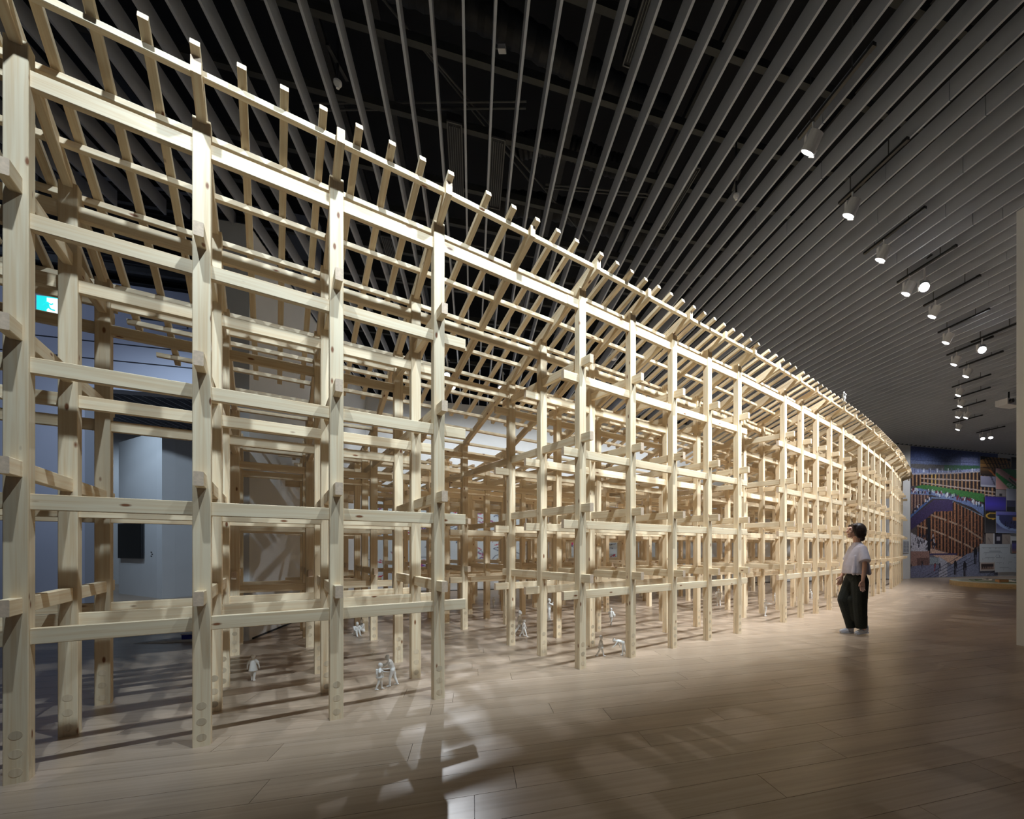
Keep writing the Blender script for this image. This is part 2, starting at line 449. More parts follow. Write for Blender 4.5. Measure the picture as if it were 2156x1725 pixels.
# angled partition with the screen
pA, pB, pC = ground(250, 1250), ground(341, 1261), ground(430, 1254)
def wall_pts(name, p0, p1, th, h, mat=M_WALL):
    d = p1 - p0; n = Vector((d.y, -d.x, 0)).normalized()
    c = (p0 + p1) / 2 - n * th / 2
    return struct(MB().box((0, 0, h / 2), (d.length, th, h)).build(name, mat, None, Vector((c.x, c.y, 0)), (0, 0, math.atan2(d.y, d.x))))
w1 = wall_pts('wall_partition', pA, pB, 0.25, 4.2)
w2 = wall_pts('wall_partition_end', pB, pC, 0.25, 4.2)
struct(MB().box((0, 0, 0.012), (20, 0.012, 0.02)).build('baseboard_back', M_LINE, None, uv(13.893, 7), (0, 0, ANG_V)))
struct(MB().box((0, 0, 0.012), (6.6, 0.012, 0.024)).build('baseboard_left', M_LINE, None, uv(10.5, -2.864), (0, 0, ANG_U)))

# ------------------------------------------------------------------ timber ring model
ring = thing('timber_ring_model', 'large pale pine post and beam lattice with sloping roof curving across the gallery', 'structure model')
ROWS = [0, 1, 2, 4, 5, 6, 8, 9, 10]
LV_T = [0.762, 1.484, 2.215, 2.983]      # beams along the ring
LV_R = [0.932, 1.652, 2.371, 3.145]      # cross beams
PROF = [(0.45, 3.87 + 0.45 * 0.366), (-2.947, 3.87 - 2.947 * 0.366), (-3.68, 2.68), (-4.42, 2.60), (-5.9, 2.54), (-7.8, 2.48)]
def rb(dn):
    for (a, za), (b, zb) in zip(PROF, PROF[1:]):
        if dn >= b: return za + (zb - za) * (dn - a) / (b - a)
    return PROF[-1][1]
def blocked(p, m=0.12):
    u, v = to_uv(p)
    return (u > 6.9 and v < -2.87 + m) or u > 13.58 - m
def has_col(g, l, r):
    p = pos(g, l, -r * Q)
    if g < -0 : return False
    if g == 0 and l <= -1 and r > 2: return False
    return not blocked(p)
NG = 6
# posts
post_me = {}
def post_mesh(h):
    k = round(h, 3)
    if k in post_me: return post_me[k]
    m = MB(); a, c, s, hs = HW, 0.003, 0.0022, 0.30
    def prof(y0, y1):
        return [(-a + c, y0), (a - c, y0), (a, y0 + c), (a, y1 - c), (a - c, y1), (-a + c, y1), (-a, y1 - c), (-a, y0 + c)]
    for y0, y1, z0, z1 in ((-a, -s, 0, hs), (s, a, 0, hs), (-a, a, hs, h)):
        pr = prof(y0, y1); vs = [(x, y, z0) for x, y in pr] + [(x, y, z1) for x, y in pr]
        m.add(vs, [(i, (i + 1) % 8, 8 + (i + 1) % 8, 8 + i) for i in range(8)])
        m.add(vs, [tuple(reversed(range(8))), tuple(range(8, 16))], 1)
    post_me[k] = m.mesh('post'); return post_me[k]
plug_me = MB().tube((0, -HW - 0.0012, 0), (0, -HW + 0.004, 0), 0.0235, n=24).mesh('plug')
nplug = 0
npost = 0
for g in range(NG):
    for l in (-2, -1, 0, 1, 2):
        for r in ROWS:
            if not has_col(g, l, r) or npost >= 300: continue
            p = pos(g, l, -r * Q)
            po = link('post', post_mesh(rb(-r * Q) + 0.045), [M_PZ, M_END], ring, p, (0, 0, ang(g)))
            npost += 1
            if g < 2 and r <= 4 or g == 2 and r == 0:
                for z in (0.057, 0.155, 0.253):
                    link('plug', plug_me, M_PLUG, po, (0, 0, z))
OV = 0.18 + HW
BW, BH = 0.046, 0.086
for g in range(NG):
    n, tn, t = gframe(g)
    for r in ROWS:
        ls = [l for l in (-2, -1, 0, 1, 2) if has_col(g, l, r)]
        if not ls: continue
        l0, l1 = ls[0], ls[-1]
        L = (l1 - l0) * S + 2 * OV
        for k, z in enumerate(LV_T):
            if z + 0.06 > rb(-r * Q) - 0.05: continue
            timber('beam', L, BW, BH, ring, pos(g, (l0 + l1) / 2, -r * Q, z), (0, 0, t))
        # eaves beam under the rafters, running through the passages
        zk = rb(-r * Q) - 0.08 - 0.046
        x0 = (l0 - (0.25 if l0 == -2 else 0.1)) * S; x1 = l1 * S
        timber('plate_beam', x1 - x0 + HW, BW, 0.092, ring, pos(g, 0, -r * Q, zk, (x0 + x1) / 2 + HW / 2), (0, 0, t))
        if g + 1 < NG and l1 == 2 and not blocked(pos(g + 1, -2, -r * Q)):
            a = pos(g, 2, -r * Q, zk); b = pos(g + 1, -2, -r * Q, zk); d = b - a
            timber('plate_beam', d.length - 0.05, BW, 0.092, ring, (a + b) / 2, (0, 0, math.atan2(d.y, d.x)))
# cross beams
for g in range(NG):
    for l in (-2, -1, 0, 1, 2):
        n, tn, t = gframe(g)
        def cross(r0, r1, z):
            a = pos(g, l, -r0 * Q + HW + 0.145, z); b = pos(g, l, -r1 * Q - HW - 0.145, z)
            timber('cross_beam', (a - b).length, BW, BH, ring, (a + b) / 2, (0, 0, t - math.pi / 2))
        if not has_col(g, l, 0): continue
        blocks = [[r for r in bl if has_col(g, l, r)] for bl in ((0, 1, 2), (4, 5, 6), (8, 9, 10))]
        if len(blocks[0]) > 0:
            cross(blocks[0][0], blocks[0][-1], LV_R[3])
        for k in (0, 1):
            for bl in blocks:
                if bl: cross(bl[0], bl[-1], LV_R[k])
        if blocks[1]:
            cross(blocks[0][0], blocks[1][-1], LV_R[2])
            if blocks[2]: cross(blocks[2][0], blocks[2][-1], LV_R[2])
        else:
            cross(blocks[0][0], blocks[0][-1], LV_R[2])
# rafters
def sloped(name, g, l, d0, d1, z0, z1, wy, wz, dl=0.0):
    """timber from dn=d0 (outer) to dn=d1, centre heights z0,z1"""
    a = pos(g, l, d0, z0, dl) if l != 3 else pos(g, 3, d0, z0) + Vector((math.cos(ang(g, 3)), math.sin(ang(g, 3)), 0)) * dl
    b = pos(g, l, d1, z1, dl) if l != 3 else pos(g, 3, d1, z1) + Vector((math.cos(ang(g, 3)), math.sin(ang(g, 3)), 0)) * dl
    d = b - a; L = d.length
    if L < 0.3: return None
    return timber(name, L, wy, wz, ring, (a + b) / 2, (0, -math.asin(d.z / L), math.atan2(d.y, d.x)), d.z / math.hypot(d.x, d.y) if name == 'rafter' else 0.0)
def free_depth(g, l, d_from, d_to, dl=0.0):
    d = d_from
    while d > d_to:
        p = pos(g, l, d - 0.1, 0, dl) if l != 3 else pos(g, 3, d - 0.1)
        if blocked(p, 0.1): break
        d -= 0.1
    return max(d, d_to)
RH = 0.088
RV = RH * 1.065            # vertical depth of a sloping rafter
for g in range(NG):
    for l in (-2, -1, 0, 1, 2, 3):
        if l == 3 and g + 1 >= NG: continue
        lim = -3.12
        if g == 0 and l <= -1: lim = -1.75
        d1 = free_depth(g, l, 0.3, lim)
        sloped('rafter', g, l, 0.30, d1, rb(0.30) + RV / 2, 3.87 + d1 * 0.366 + RV / 2, 0.047, RH)
        if g == 0 and l <= -1: continue
        d1 = free_depth(g, l, -2.8, -4.55)
        if d1 < -3.3: sloped('rafter', g, l, -2.80, d1, rb(-2.947) + RH / 2 + 0.02, rb(d1) + RH / 2, 0.047, RH)
        d1 = free_depth(g, l, -4.3, -7.7)
        if d1 < -4.8: sloped('rafter', g, l, -4.30, d1, rb(-4.3) + RH / 2, rb(d1) + RH / 2, 0.047, RH)
# purlins, flush with the tops of the rafters
PUR = [0.236, -0.105, -0.48, -0.84, -1.20, -1.555, -1.91, -2.27, -2.60, -2.95, -3.32, -4.05, -4.6, -5.2, -5.8, -6.6, -7.4]
PT = 0.040
for g in range(NG):
    n, tn, t = gframe(g)
    for d in PUR:
        z = rb(d) + RV - PT / 2 - 0.004
        l0 = -2.0
        if g == 0:
            if d < -3.0: l0 = 0.0
            elif d < -2.1: l0 = -0.72 if d > -2.4 else -0.3
            elif d < -1.7: l0 = -0.90
        while l0 < 2 and blocked(pos(g, l0, d), 0.06): l0 += 0.1
        l1 = 2.0
        while l1 > l0 and blocked(pos(g, l1, d), 0.06): l1 -= 0.1
        if l1 - l0 < 0.3: continue
        L = (l1 - l0) * S + 0.047
        timber('purlin', L, 0.045, PT, ring, pos(g, (l0 + l1) / 2, d, z), (0, 0, t))
        if g + 1 < NG and l1 == 2.0 and not blocked(pos(g + 1, -2, d), 0.06):
            a = pos(g, 2, d, z); b = pos(g + 1, -2, d, z); e = b - a
            timber('purlin', e.length - 0.047, 0.045, PT, ring, (a + b) / 2, (0, 0, math.atan2(e.y, e.x)))
# roof battens on the purlins
BT = 0.042
nb = 0
for g in range(NG):
    spots = [(g, 0, -2 * S + k * (4 * S / 14)) for k in range(15)]
    if g + 1 < NG:
        spots += [(g, 3, x) for x in (-0.43, -0.205, 0.022, 0.235, 0.44)]
    for gg, l, dl in spots:
        lim = -2.42
        if g == 0 and l == 0 and dl < -1.05: lim = -1.45
        elif g == 0 and l == 0 and dl < -0.45: lim = -2.05
        if dl > -1.2 or g > 0:
            d1 = free_depth(gg, l, 0.345, lim, dl)
        else:
            d1 = lim
        zc = RV + BT * 0.532 + 0.001
        sloped('batten', gg, l, 0.345, d1, rb(0.345) + zc, rb(d1) + zc, 0.044, BT, dl)
        if g == 0 and l == 0 and dl < -0.4: continue
        d0 = -4.0
        d1 = free_depth(gg, l, d0, -7.6, dl)
        if d1 < -4.5 and nb < 130:
            sloped('batten', gg, l, d0, d1, rb(-4.42) + zc + 0.03, rb(d1) + zc, 0.044, BT, dl); nb += 1

# ------------------------------------------------------------------ ceiling fixtures
ORD = ['nearest', 'second', 'third', 'fourth', 'fifth', 'sixth', 'seventh', 'eighth', 'ninth', 'tenth', 'eleventh', 'twelfth', 'thirteenth', 'fourteenth', 'fifteenth', 'sixteenth', 'farthest']
def spot_fixture(p, aim, label, lens=M_LAMP, r=0.068, L=0.17, group='track spotlights', railed=False):
    aim = Vector(aim).normalized()
    t = thing('track_spotlight', label, 'spotlight', p, 0, group)
    m = MB(); m.tube(aim * -L, aim * 0.0, r, r, 24); m.build('lamp_body', M_WHITE, t, smooth=False)
    m = MB(); m.tube(aim * 0.0005, aim * 0.004, r * 0.9, r * 0.9, 24); m.build('lamp_lens', lens, t)
    top = aim * (-L * 0.6)
    m = MB(); m.box((top.x + UX.x * 0.075, top.y + UX.y * 0.075, top.z + 0.05), (0.05, 0.05, 0.12)); m.build('gear_box', M_WHITE, t)
    m = MB(); m.tube((top.x, top.y, top.z), (top.x, top.y, (5.4998 if railed else 5.68) - p.z), 0.012, n=10); m.build('stem', M_WHITE, t)
    if not railed: MB().box((top.x, top.y, 5.68 - p.z), (0.03, 0.30, 0.02)).build('mount_bar', M_RAIL, t).rotation_euler = (0, 0, 0)
    m = MB(); sd = aim.cross(Vector((0, 0, 1))).normalized(); c = aim * -0.02 + sd * r * 1.15 
    M = Matrix.Translation(c) @ aim.to_track_quat('-Z', 'Y').to_matrix().to_4x4()
    m.box((0, 0, 0), (0.012, 0.075, 0.06), M); m.build('barn_door', M_WHITE, t)
    return t
def rail(p, du, L, label):
    t = thing('track_rail', label, 'track rail', Vector((p.x, p.y, 5.515)) + UX * du, ANG_U, 'black lighting track rails')
    MB().box((0, 0, 0), (L, 0.034, 0.030)).build('rail', M_RAIL, t)
    MB().box((-L / 2 - 0.03, 0, 0), (0.06, 0.04, 0.036)).build('rail_feed', M_RAIL, t)
    for k in (-0.3, 0.3): MB().tube((k * L, 0, 0.01), (k * L, 0, 0.5), 0.006, n=8).build('rail_hanger', M_PIPE, t)
    return t
def ring_in(p):
    n = Vector((RC[0] - p.x, RC[1] - p.y, 0)).normalized(); return n
for i, p in enumerate(LAMPS):
    n = ring_in(p)
    aim = n * 0.55 + Vector((0, 0, -1)) + UX * (0.25 if i == 0 else 0)
    lens = M_LAMP
    if i in (4, 7): aim = Vector((-0.9, -1.1, -1.0)); lens = M_STAR
    if i in (15, 16): aim = Vector((-0.4, -0.5, -1.0))
    lab = '%s white track spotlight of the row over the aisle, counted from the camera' % ORD[i]
    spot_fixture(p, aim, lab, lens, railed=i not in (4, 13, 16))
    if i != 4 and i != 13 and i != 16:
        rail(p + Vector((aim.x, aim.y, 0)) / aim.length * -0.102, -0.1 if i == 2 else -0.22, 0.85, 'black track rail holding the %s aisle spotlight under the slats' % ORD[i])
for i, p in enumerate(BACK):
    aim = ((0.25, -0.8, -0.55), (0.1, -0.8, -0.7), (-0.3, -0.7, -0.7))[i]
    spot_fixture(p, aim, ('glaring spotlight beside the fourth front post, shining at the camera', 'spotlight just right of the glaring one above the lattice roof', 'spotlight seen between rafters above the open passage')[i], M_STAR if i == 0 else M_LAMP)
def sprinkler(p, label):
    t = thing('sprinkler_head', label, 'sprinkler', p, 0, 'sprinkler heads')
    MB().tube((0, 0, 0), (0, 0, 0.9), 0.012, n=10).build('drop_pipe', M_DUCT, t)
    MB().box((0, 0, 0.17), (0.03, 0.30, 0.02)).build('pipe_clamp', M_DUCT, t)
    m = MB(); m.tube((0, 0, -0.045), (0, 0, -0.02), 0.020, 0.034, 18); m.tube((0, 0, -0.02), (0, 0, 0.0), 0.034, 0.034, 18); m.build('rosette', M_WHITE, t)
    MB().tube((0, 0, -0.062), (0, 0, -0.045), 0.014, 0.016, 12).build('nozzle', M_WHITE, t)
sprinkler(at(711, 172, 5.5), 'white sprinkler head hanging between slats above the second post from the left')
sprinkler(at(1550, 410, 5.5), 'small white sprinkler head hanging between slats left of the aisle spotlights')
t = thing('motion_sensor', 'small white box fixed to a steel member in the dark ceiling void', 'sensor', at(1057, 103, 6.2))
MB().box((0, 0, 0), (0.075, 0.05, 0.05)).build('sensor_body', M_WHITE, t)
MB().tube((-0.03, 0, 0.0), (-0.09, 0, 0.01), 0.006, n=8).build('sensor_arm', M_PIPE, t)
t = thing('pendant_downlight', 'small white cylinder hanging above the roof right of the first aisle post', 'light', at(1292, 757, 5.3))
MB().tube((0, 0, 0), (0, 0, 0.17), 0.065, n=22).build('cylinder_housing', M_WHITE, t)
MB().tube((0, 0, 0.17), (0, 0, 0.5), 0.008, n=8).build('drop_rod', M_PIPE, t)
p = at(2124, 850, 5.25)
t = thing('projector', 'white projector under the slats beside the near right wall end', 'projector', p, ANG_V)
MB().box((0, 0, 0), (0.6, 0.3, 0.16)).build('projector_body', M_WHITE, t)
MB().tube((-0.2, -0.15, 0), (-0.2, -0.22, 0), 0.055, n=20).build('projector_lens', M_BLACK, t)
MB().tube((0, 0, 0.08), (0, 0, 0.34), 0.02, n=10).build('projector_mount', M_RAIL, t)

# ------------------------------------------------------------------ flat prints
def wall_vz(px, py, u):
    k = (px - CX) / F_PX
    v = u * (k * 0.9551 + 0.2962) / (0.9551 - 0.2962 * k)
    Y = 0.9551 * u + 0.2962 * v
    return v, CAM_H + (CY - py) * Y / F_PX
M_PRINT, nt, b = new_mat('paper_print')
va = N(nt, 'ShaderNodeVertexColor'); va.layer_name = 'ink'
nt.links.new(va.outputs['Color'], b.inputs['Base Color']); b.inputs['Roughness'].default_value = 0.45
def lin(c):
    c = np.clip(np.asarray(c, float) / 255.0, 0, 1)
    return np.where(c <= 0.04045, c / 12.92, ((c + 0.055) / 1.055) ** 2.4)
def print_panel(name, label, cat, u, v0, v1, z0, z1, nx, nz, paint, th=0.012, group=None, gain=1.0):
    """flat print on a wall of constant u; paint(v,z arrays)->sRGB 0..255"""
    vs = np.linspace(v0, v1, nx + 1); zs = np.linspace(z0, z1, nz + 1)
    VV, ZZ = np.meshgrid(vs, zs)
    rgb = np.clip(lin(paint(VV.ravel(), ZZ.ravel())) * gain, 0, 0.95)
    c = uv(u, (v0 + v1) / 2, 0); h = (v1 - v0) / 2
    co = [((a - (v0 + v1) / 2), -th, zz) for a, zz in zip(VV.ravel(), ZZ.ravel())]
    f = []
    for j in range(nz):
        for i in range(nx):
            a = j * (nx + 1) + i; f.append((a, a + 1, a + nx + 2, a + nx + 1))
    nfront = len(f); k = len(co)
    co += [(-h, 0, z0), (h, 0, z0), (h, 0, z1), (-h, 0, z1), (-h, -th, z0), (h, -th, z0), (h, -th, z1), (-h, -th, z1)]
    f += [(k, k + 1, k + 5, k + 4), (k + 1, k + 2, k + 6, k + 5), (k + 2, k + 3, k + 7, k + 6), (k + 3, k, k + 4, k + 7), (k, k + 3, k + 2, k + 1)]
    me = bpy.data.meshes.new(name); me.from_pydata(co, [], f); me.update()
    ca = me.color_attributes.new('ink', 'FLOAT_COLOR', 'POINT')
    data = np.ones((len(co), 4)); data[:len(rgb), :3] = rgb; data[len(rgb):, :3] = 0.7
    ca.data.foreach_set('color', data.ravel())
    o = link(name, me, M_PRINT, None, c, (0, 0, ANG_V))
    return tag(o, label, cat, group)
U_W = 13.888
def zoomxy(v, z, u=U_W):
    Y = 0.9551 * u + 0.2962 * v; X = -0.2962 * u + 0.9551 * v
    px = CX + F_PX * X / Y; py = CY + F_PX * (CAM_H - z) / Y
    return (px - 1880) * 5.39, (py - 920) * 5.39
def inpoly(x, y, P):
    r = np.zeros(x.shape, bool); n = len(P)
    for i in range(n):
        x0, y0 = P[i]; x1, y1 = P[(i + 1) % n]
        if y0 == y1: continue
        c = ((y0 > y) != (y1 > y)) & (x < (x1 - x0) * (y - y0) / (y1 - y0) + x0); r ^= c
    return r
def put(rgb, m, c): rgb[m] = c
def seg(x, y, x0, y0, x1, y1, wd):
    dx, dy = x1 - x0, y1 - y0; t = np.clip(((x - x0) * dx + (y - y0) * dy) / (dx * dx + dy * dy + 1e-9), 0, 1)
    return np.hypot(x - x0 - t * dx, y - y0 - t * dy) < wd
def ramp(y, ys, cs):
    cs = np.array(cs, float); return np.stack([np.interp(y, ys, cs[:, k]) for k in range(3)], 1)
def paint_mural(v, z):
    x, y = zoomxy(v, z); R = np.random.RandomState(3)
    rgb = ramp(y, [80, 170, 255, 300, 420, 620, 900, 1200, 1650],
               [(64, 76, 128), (72, 86, 142), (94, 108, 154), (112, 120, 146), (100, 100, 110), (70, 60, 62), (62, 50, 46), (110, 100, 100), (120, 125, 150)])
    put(rgb, inpoly(x, y, [(200, 258), (1000, 300), (1000, 330), (200, 310)]), (110, 122, 160))
    put(rgb, inpoly(x, y, [(770, 232), (965, 240), (965, 318), (770, 318)]), (135, 145, 192))
    put(rgb, seg(x, y, 200, 262, 985, 300, 3), (60, 72, 120))
    put(rgb, inpoly(x, y, [(200, 305), (580, 320), (580, 385), (200, 350)]), (98, 96, 98))
    put(rgb, inpoly(x, y, [(580, 320), (985, 330), (985, 372), (580, 385)]), (62, 105, 78))
    put(rgb, inpoly(x, y, [(200, 350), (300, 372), (600, 385), (985, 360), (985, 392), (600, 410), (200, 420)]), (142, 152, 190))
    for k in range(46):
        a = R.uniform(205, 980); put(rgb, seg(x, y, a, 362, a, 405, 3), (96, 102, 140) if R.rand() < .6 else (210, 215, 235))
    put(rgb, inpoly(x, y, [(200, 418), (600, 408), (985, 390), (985, 402), (600, 424), (200, 432)]), (165, 160, 170))
    # far wooden frame
    m = inpoly(x, y, [(200, 432), (600, 424), (1000, 402), (1160, 470), (1160, 690), (600, 600), (330, 545), (200, 560)]); put(rgb, m, (44, 34, 38))
    for k in range(22):
        a = 225 + k * 43; mm = m & (np.abs(x - a) < 8); put(rgb, mm, (168, 128, 92) if k not in (5, 6) else (205, 165, 90))
    for (y0, y1) in ((472, 478), (520, 600), (565, 640)):
        put(rgb, m & seg(x, y, 325, y0, 1160, y1 + 30, 7), (176, 158, 150))
    # lawn and gallery
    put(rgb, inpoly(x, y, [(240, 575), (330, 545), (440, 555), (660, 590), (1040, 650), (1040, 745), (900, 710), (600, 650), (330, 590)]), (66, 122, 64))
    m = inpoly(x, y, [(200, 585), (330, 590), (600, 650), (900, 712), (1030, 770), (1030, 895), (900, 800), (680, 720), (440, 662), (200, 650)]); put(rgb, m, (112, 130, 176))
    for k in range(130):
        a = R.uniform(205, 1030); bb = np.interp(a, [200, 440, 680, 900, 1030], [600, 620, 668, 722, 780]) + R.uniform(-26, 16)
        put(rgb, seg(x, y, a, bb, a + R.uniform(-3, 3), bb + 22, 6), [(215, 220, 232), (38, 36, 50), (70, 70, 95), (190, 196, 215), (120, 50, 60)][R.randint(5)])
    put(rgb, seg(x, y, 680, 740, 1025, 905, 5), (150, 180, 205))
    m = inpoly(x, y, [(200, 650), (430, 665), (330, 790), (200, 880)]); put(rgb, m, (70, 52, 60))
    for k in range(6): put(rgb, m & (np.abs(x - 215 - k * 36) < 8), (160, 126, 110))
    # lower frame
    m = inpoly(x, y, [(270, 960), (480, 845), (690, 740), (1020, 905), (1030, 1190), (820, 1375), (430, 1260), (270, 1160)]); put(rgb, m, (46, 30, 28))
    for k in range(20):
        a = 285 + k * 38; put(rgb, m & (np.abs(x - a) < 9), (165, 112, 82) if k % 3 else (140, 92, 66))
    for (x0, y0, x1, y1) in ((440, 890, 600, 945), (640, 960, 780, 1015), (810, 1030, 1010, 1160), (440, 1055, 600, 1118), (635, 1135, 770, 1200), (810, 1215, 930, 1280), (280, 1010, 390, 1040)):
        put(rgb, m & seg(x, y, x0, y0, x1, y1, 9), (176, 148, 128))
    for k in range(160):
        a, bb = R.uniform(280, 1015), R.uniform(800, 1300); put(rgb, m & (np.abs(x - a) < 12) & (np.abs(y - bb) < 5), (120, 76, 54))
    # escalator
    put(rgb, inpoly(x, y, [(200, 925), (470, 712), (680, 716), (678, 842), (480, 848), (200, 1062)]), (66, 52, 92))
    put(rgb, seg(x, y, 200, 905, 440, 690, 12), (78, 104, 160)); put(rgb, seg(x, y, 440, 690, 675, 705, 7), (120, 140, 180))
    for k in range(26):
        t = R.rand(); a, bb = 215 + 215 * t, 860 - 170 * t + R.uniform(-30, 0); put(rgb, seg(x, y, a, bb, a, bb + 20, 6), (44, 42, 58) if R.rand() < .6 else (200, 200, 215))
    # plaza
    put(rgb, inpoly(x, y, [(200, 1085), (420, 1200), (420, 1300), (200, 1300)]), (196, 192, 204))
    for k in range(60):
        a, bb = R.uniform(205, 480), R.uniform(1100, 1270); put(rgb, seg(x, y, a, bb, a + R.uniform(-4, 4), bb + 24, 5), [(40, 36, 48), (60, 56, 72), (200, 198, 210)][R.randint(3)])
    put(rgb, inpoly(x, y, [(420, 1265), (820, 1375), (700, 1460), (420, 1330)]), (206, 170, 150))
    put(rgb, seg(x, y, 420, 1336, 720, 1330, 9), (64, 56, 100))
    put(rgb, (np.abs(x - 408) < 15) & (y > 920) & (y < 1325), (28, 26, 34))
    put(rgb, inpoly(x, y, [(200, 1300), (415, 1296), (415, 1460), (200, 1466)]), (160, 124, 116))
    put(rgb, (np.abs(x - 340) < 70) & (np.abs(y - 1420) < 45), (118, 88, 84))
    put(rgb, inpoly(x, y, [(418, 1365), (520, 1372), (520, 1440), (418, 1450)]), (150, 160, 170))
    put(rgb, inpoly(x, y, [(200, 1466), (620, 1455), (620, 1620), (200, 1620)]), (124, 126, 156))
    put(rgb, inpoly(x, y, [(520, 1360), (620, 1420), (620, 1600), (520, 1600)]), (178, 178, 194))
    put(rgb, inpoly(x, y, [(620, 1480), (840, 1330), (1200, 1260), (1200, 1620), (620, 1620)]), (128, 134, 160))
    for k in range(5): put(rgb, seg(x, y, 330 + 60 * k, 1605, 800 + 40 * k, 1330 + 22 * k, 3), (64, 66, 84))
    for k in range(7): put(rgb, seg(x, y, 1050 + 30 * k, 1590, 1190 + 30 * k, 1500, 3), (80, 84, 100))
    for (a, b0, b1, c) in ((708, 1400, 1560, (34, 30, 38)), (815, 1410, 1580, (40, 36, 46)), (936, 1250, 1440, (26, 26, 38)), (330, 1410, 1480, (60, 50, 60)), (478, 1430, 1520, (150, 50, 60)), (530, 1430, 1520, (70, 66, 84)), (205, 1440, 1500, (30, 28, 40)), (295, 1170, 1240, (44, 40, 56)), (468, 1225, 1275, (36, 32, 44))):
        h = b1 - b0
        put(rgb, seg(x, y, a, b0 + h * .2, a, b0 + h * .55, h * .11), c); put(rgb, seg(x, y, a - 4, b0 + h * .5, a - 8, b1, h * .045), c); put(rgb, seg(x, y, a + 4, b0 + h * .5, a + 8, b1, h * .045), (90, 90, 110)); put(rgb, np.hypot(x - a, y - b0 - h * .09) < h * .07, (30, 24, 28))
    return rgb * R.uniform(0.80, 1.16, (len(x), 1))
vL, _ = wall_vz(1917, 1100, U_W); vR, _ = wall_vz(1880 + 1190 / 5.39, 1100, U_W)
print_panel('mural_print', 'wall-high colour photograph of a wooden ring building with crowds and lawn', 'mural', 13.898, vL, vR, 0.03, 5.55, 200, 240, paint_mural)
U_P = 13.886
def zp(name, label, x0, y0, x1, y1, fn, lift=0, nx=26, nz=26, cat='photo print'):
    """print whose outline is given in the wall crop; fn(s,t)->rgb with s right, t down in 0..1"""
    a, zt = wall_vz(1880 + x0 / 5.39, 920 + y0 / 5.39, U_P); c, zb = wall_vz(1880 + x1 / 5.39, 920 + y1 / 5.39, U_P)
    _, zt2 = wall_vz(1880 + x1 / 5.39, 920 + y0 / 5.39, U_P); _, zb1 = wall_vz(1880 + x0 / 5.39, 920 + y1 / 5.39, U_P)
    zt = (zt + zt2) / 2; zb = max(0.1, (zb + zb1) / 2)
    def p(v, z): return fn((v - a) / (c - a), (zt - z) / (zt - zb))
    return print_panel(name, label, cat, U_P - lift * 0.014, a, c, zb, zt, nx, nz, p, group='photo prints on the far wall')
def flat(c): return lambda s, t: np.tile(np.array(c, float), (len(s), 1))
def f_roof(s, t):
    r = ramp(t, [0, .4, 1], [(150, 110, 62), (168, 124, 70), (30, 22, 24)])
    for k in range(9):
        put(r, seg(s, t, .05 + .12 * k, 0, .35 + .1 * k, .8, .022), (46, 30, 22)); 
    for k in range(4): put(r, seg(s, t, 0, .15 + .22 * k, 1, .05 + .25 * k, .02), (60, 40, 26))
    put(r, (t > .62) & (s > .45), (22, 18, 34)); put(r, seg(s, t, .3, .7, .5, 1, .03), (170, 100, 50)); put(r, seg(s, t, .75, .55, .6, .95, .03), (160, 96, 50))
    put(r, (t + s * .6 < .2) | (t - s < -.82), (20, 20, 30)); return r
def f_aerial(s, t):
    r = np.tile(np.array((44, 128, 60), float), (len(s), 1))
    put(r, t > .35 + 1.3 * s, (196, 146, 140)); put(r, np.abs(t - s * .9 - .02) < .16, (196, 150, 146)); put(r, seg(s, t, .5, .35, 1, .75, .035), (200, 60, 50))
    put(r, seg(s, t, .45, .45, .9, .95, .03), (40, 90, 50)); 
    for k in range(5): put(r, seg(s, t, .35 + .03 * k, .72 + .05 * k, .5 + .03 * k, .68 + .05 * k, .012), (210, 230, 215))
    put(r, (np.abs(s - .85) < .1) & (np.abs(t - .62) < .08), (120, 40, 40)); return r
def f_grey(s, t):
    r = ramp(t, [0, 1], [(138, 136, 160), (112, 110, 132)]); put(r, seg(s, t, .7, 0, 1, .9, .05), (60, 58, 76)); put(r, t > .85, (160, 160, 176)); return r
def f_room(s, t):
    r = np.tile(np.array((150, 142, 142), float), (len(s), 1)); put(r, (np.abs(s - .45) < .14) & (np.abs(t - .7) < .14), (50, 46, 50)); put(r, t > .86, (110, 100, 100)); return r
def f_stair(s, t):
    r = np.tile(np.array((176, 176, 190), float), (len(s), 1)); put(r, s > .55, (34, 32, 30)); put(r, (s > .6) & (s < .72) & (t < .6), (120, 110, 60)); put(r, (s < .5) & (t > .5) & (t < .8), (70, 68, 96)); put(r, (s < .5) & (t > .8), (30, 26, 28)); put(r, np.abs(s - .85) < .06, (215, 215, 225)); return r
def f_dusk(s, t): 
    r = ramp(t, [0, .5, .85, 1], [(58, 44, 128), (72, 60, 180), (70, 58, 150), (30, 26, 60)]); return r
def f_night(s, t):
    r = ramp(t, [0, .5, 1], [(30, 26, 26), (38, 34, 34), (84, 80, 84)])
    d = np.hypot((s - .75) / .6, (t - .2) / .14); put(r, np.abs(d - 1) < .14, (214, 170, 70)); put(r, d < .86, (52, 44, 30)); return r
def f_bowl(s, t):
    r = ramp(t, [0, .2, .5, 1], [(120, 120, 190), (100, 100, 190), (58, 58, 110), (150, 160, 196)])
    d = np.hypot((s - .75) / .72, (t - .3) / .55); put(r, (d < 1) & (t > .15), (52, 54, 104)); put(r, (np.abs(d - 1) < .1) & (t > .2), (150, 170, 220)); put(r, (np.abs(s - .75) < .2) & (np.abs(t - .32) < .09), (200, 140, 80))
    R = np.random.RandomState(5)
    for k in range(30): a, c = R.uniform(.3, 1), R.uniform(.4, .75); put(r, seg(s, t, a, c, a, c + .08, .012), (24, 22, 44))
    return r
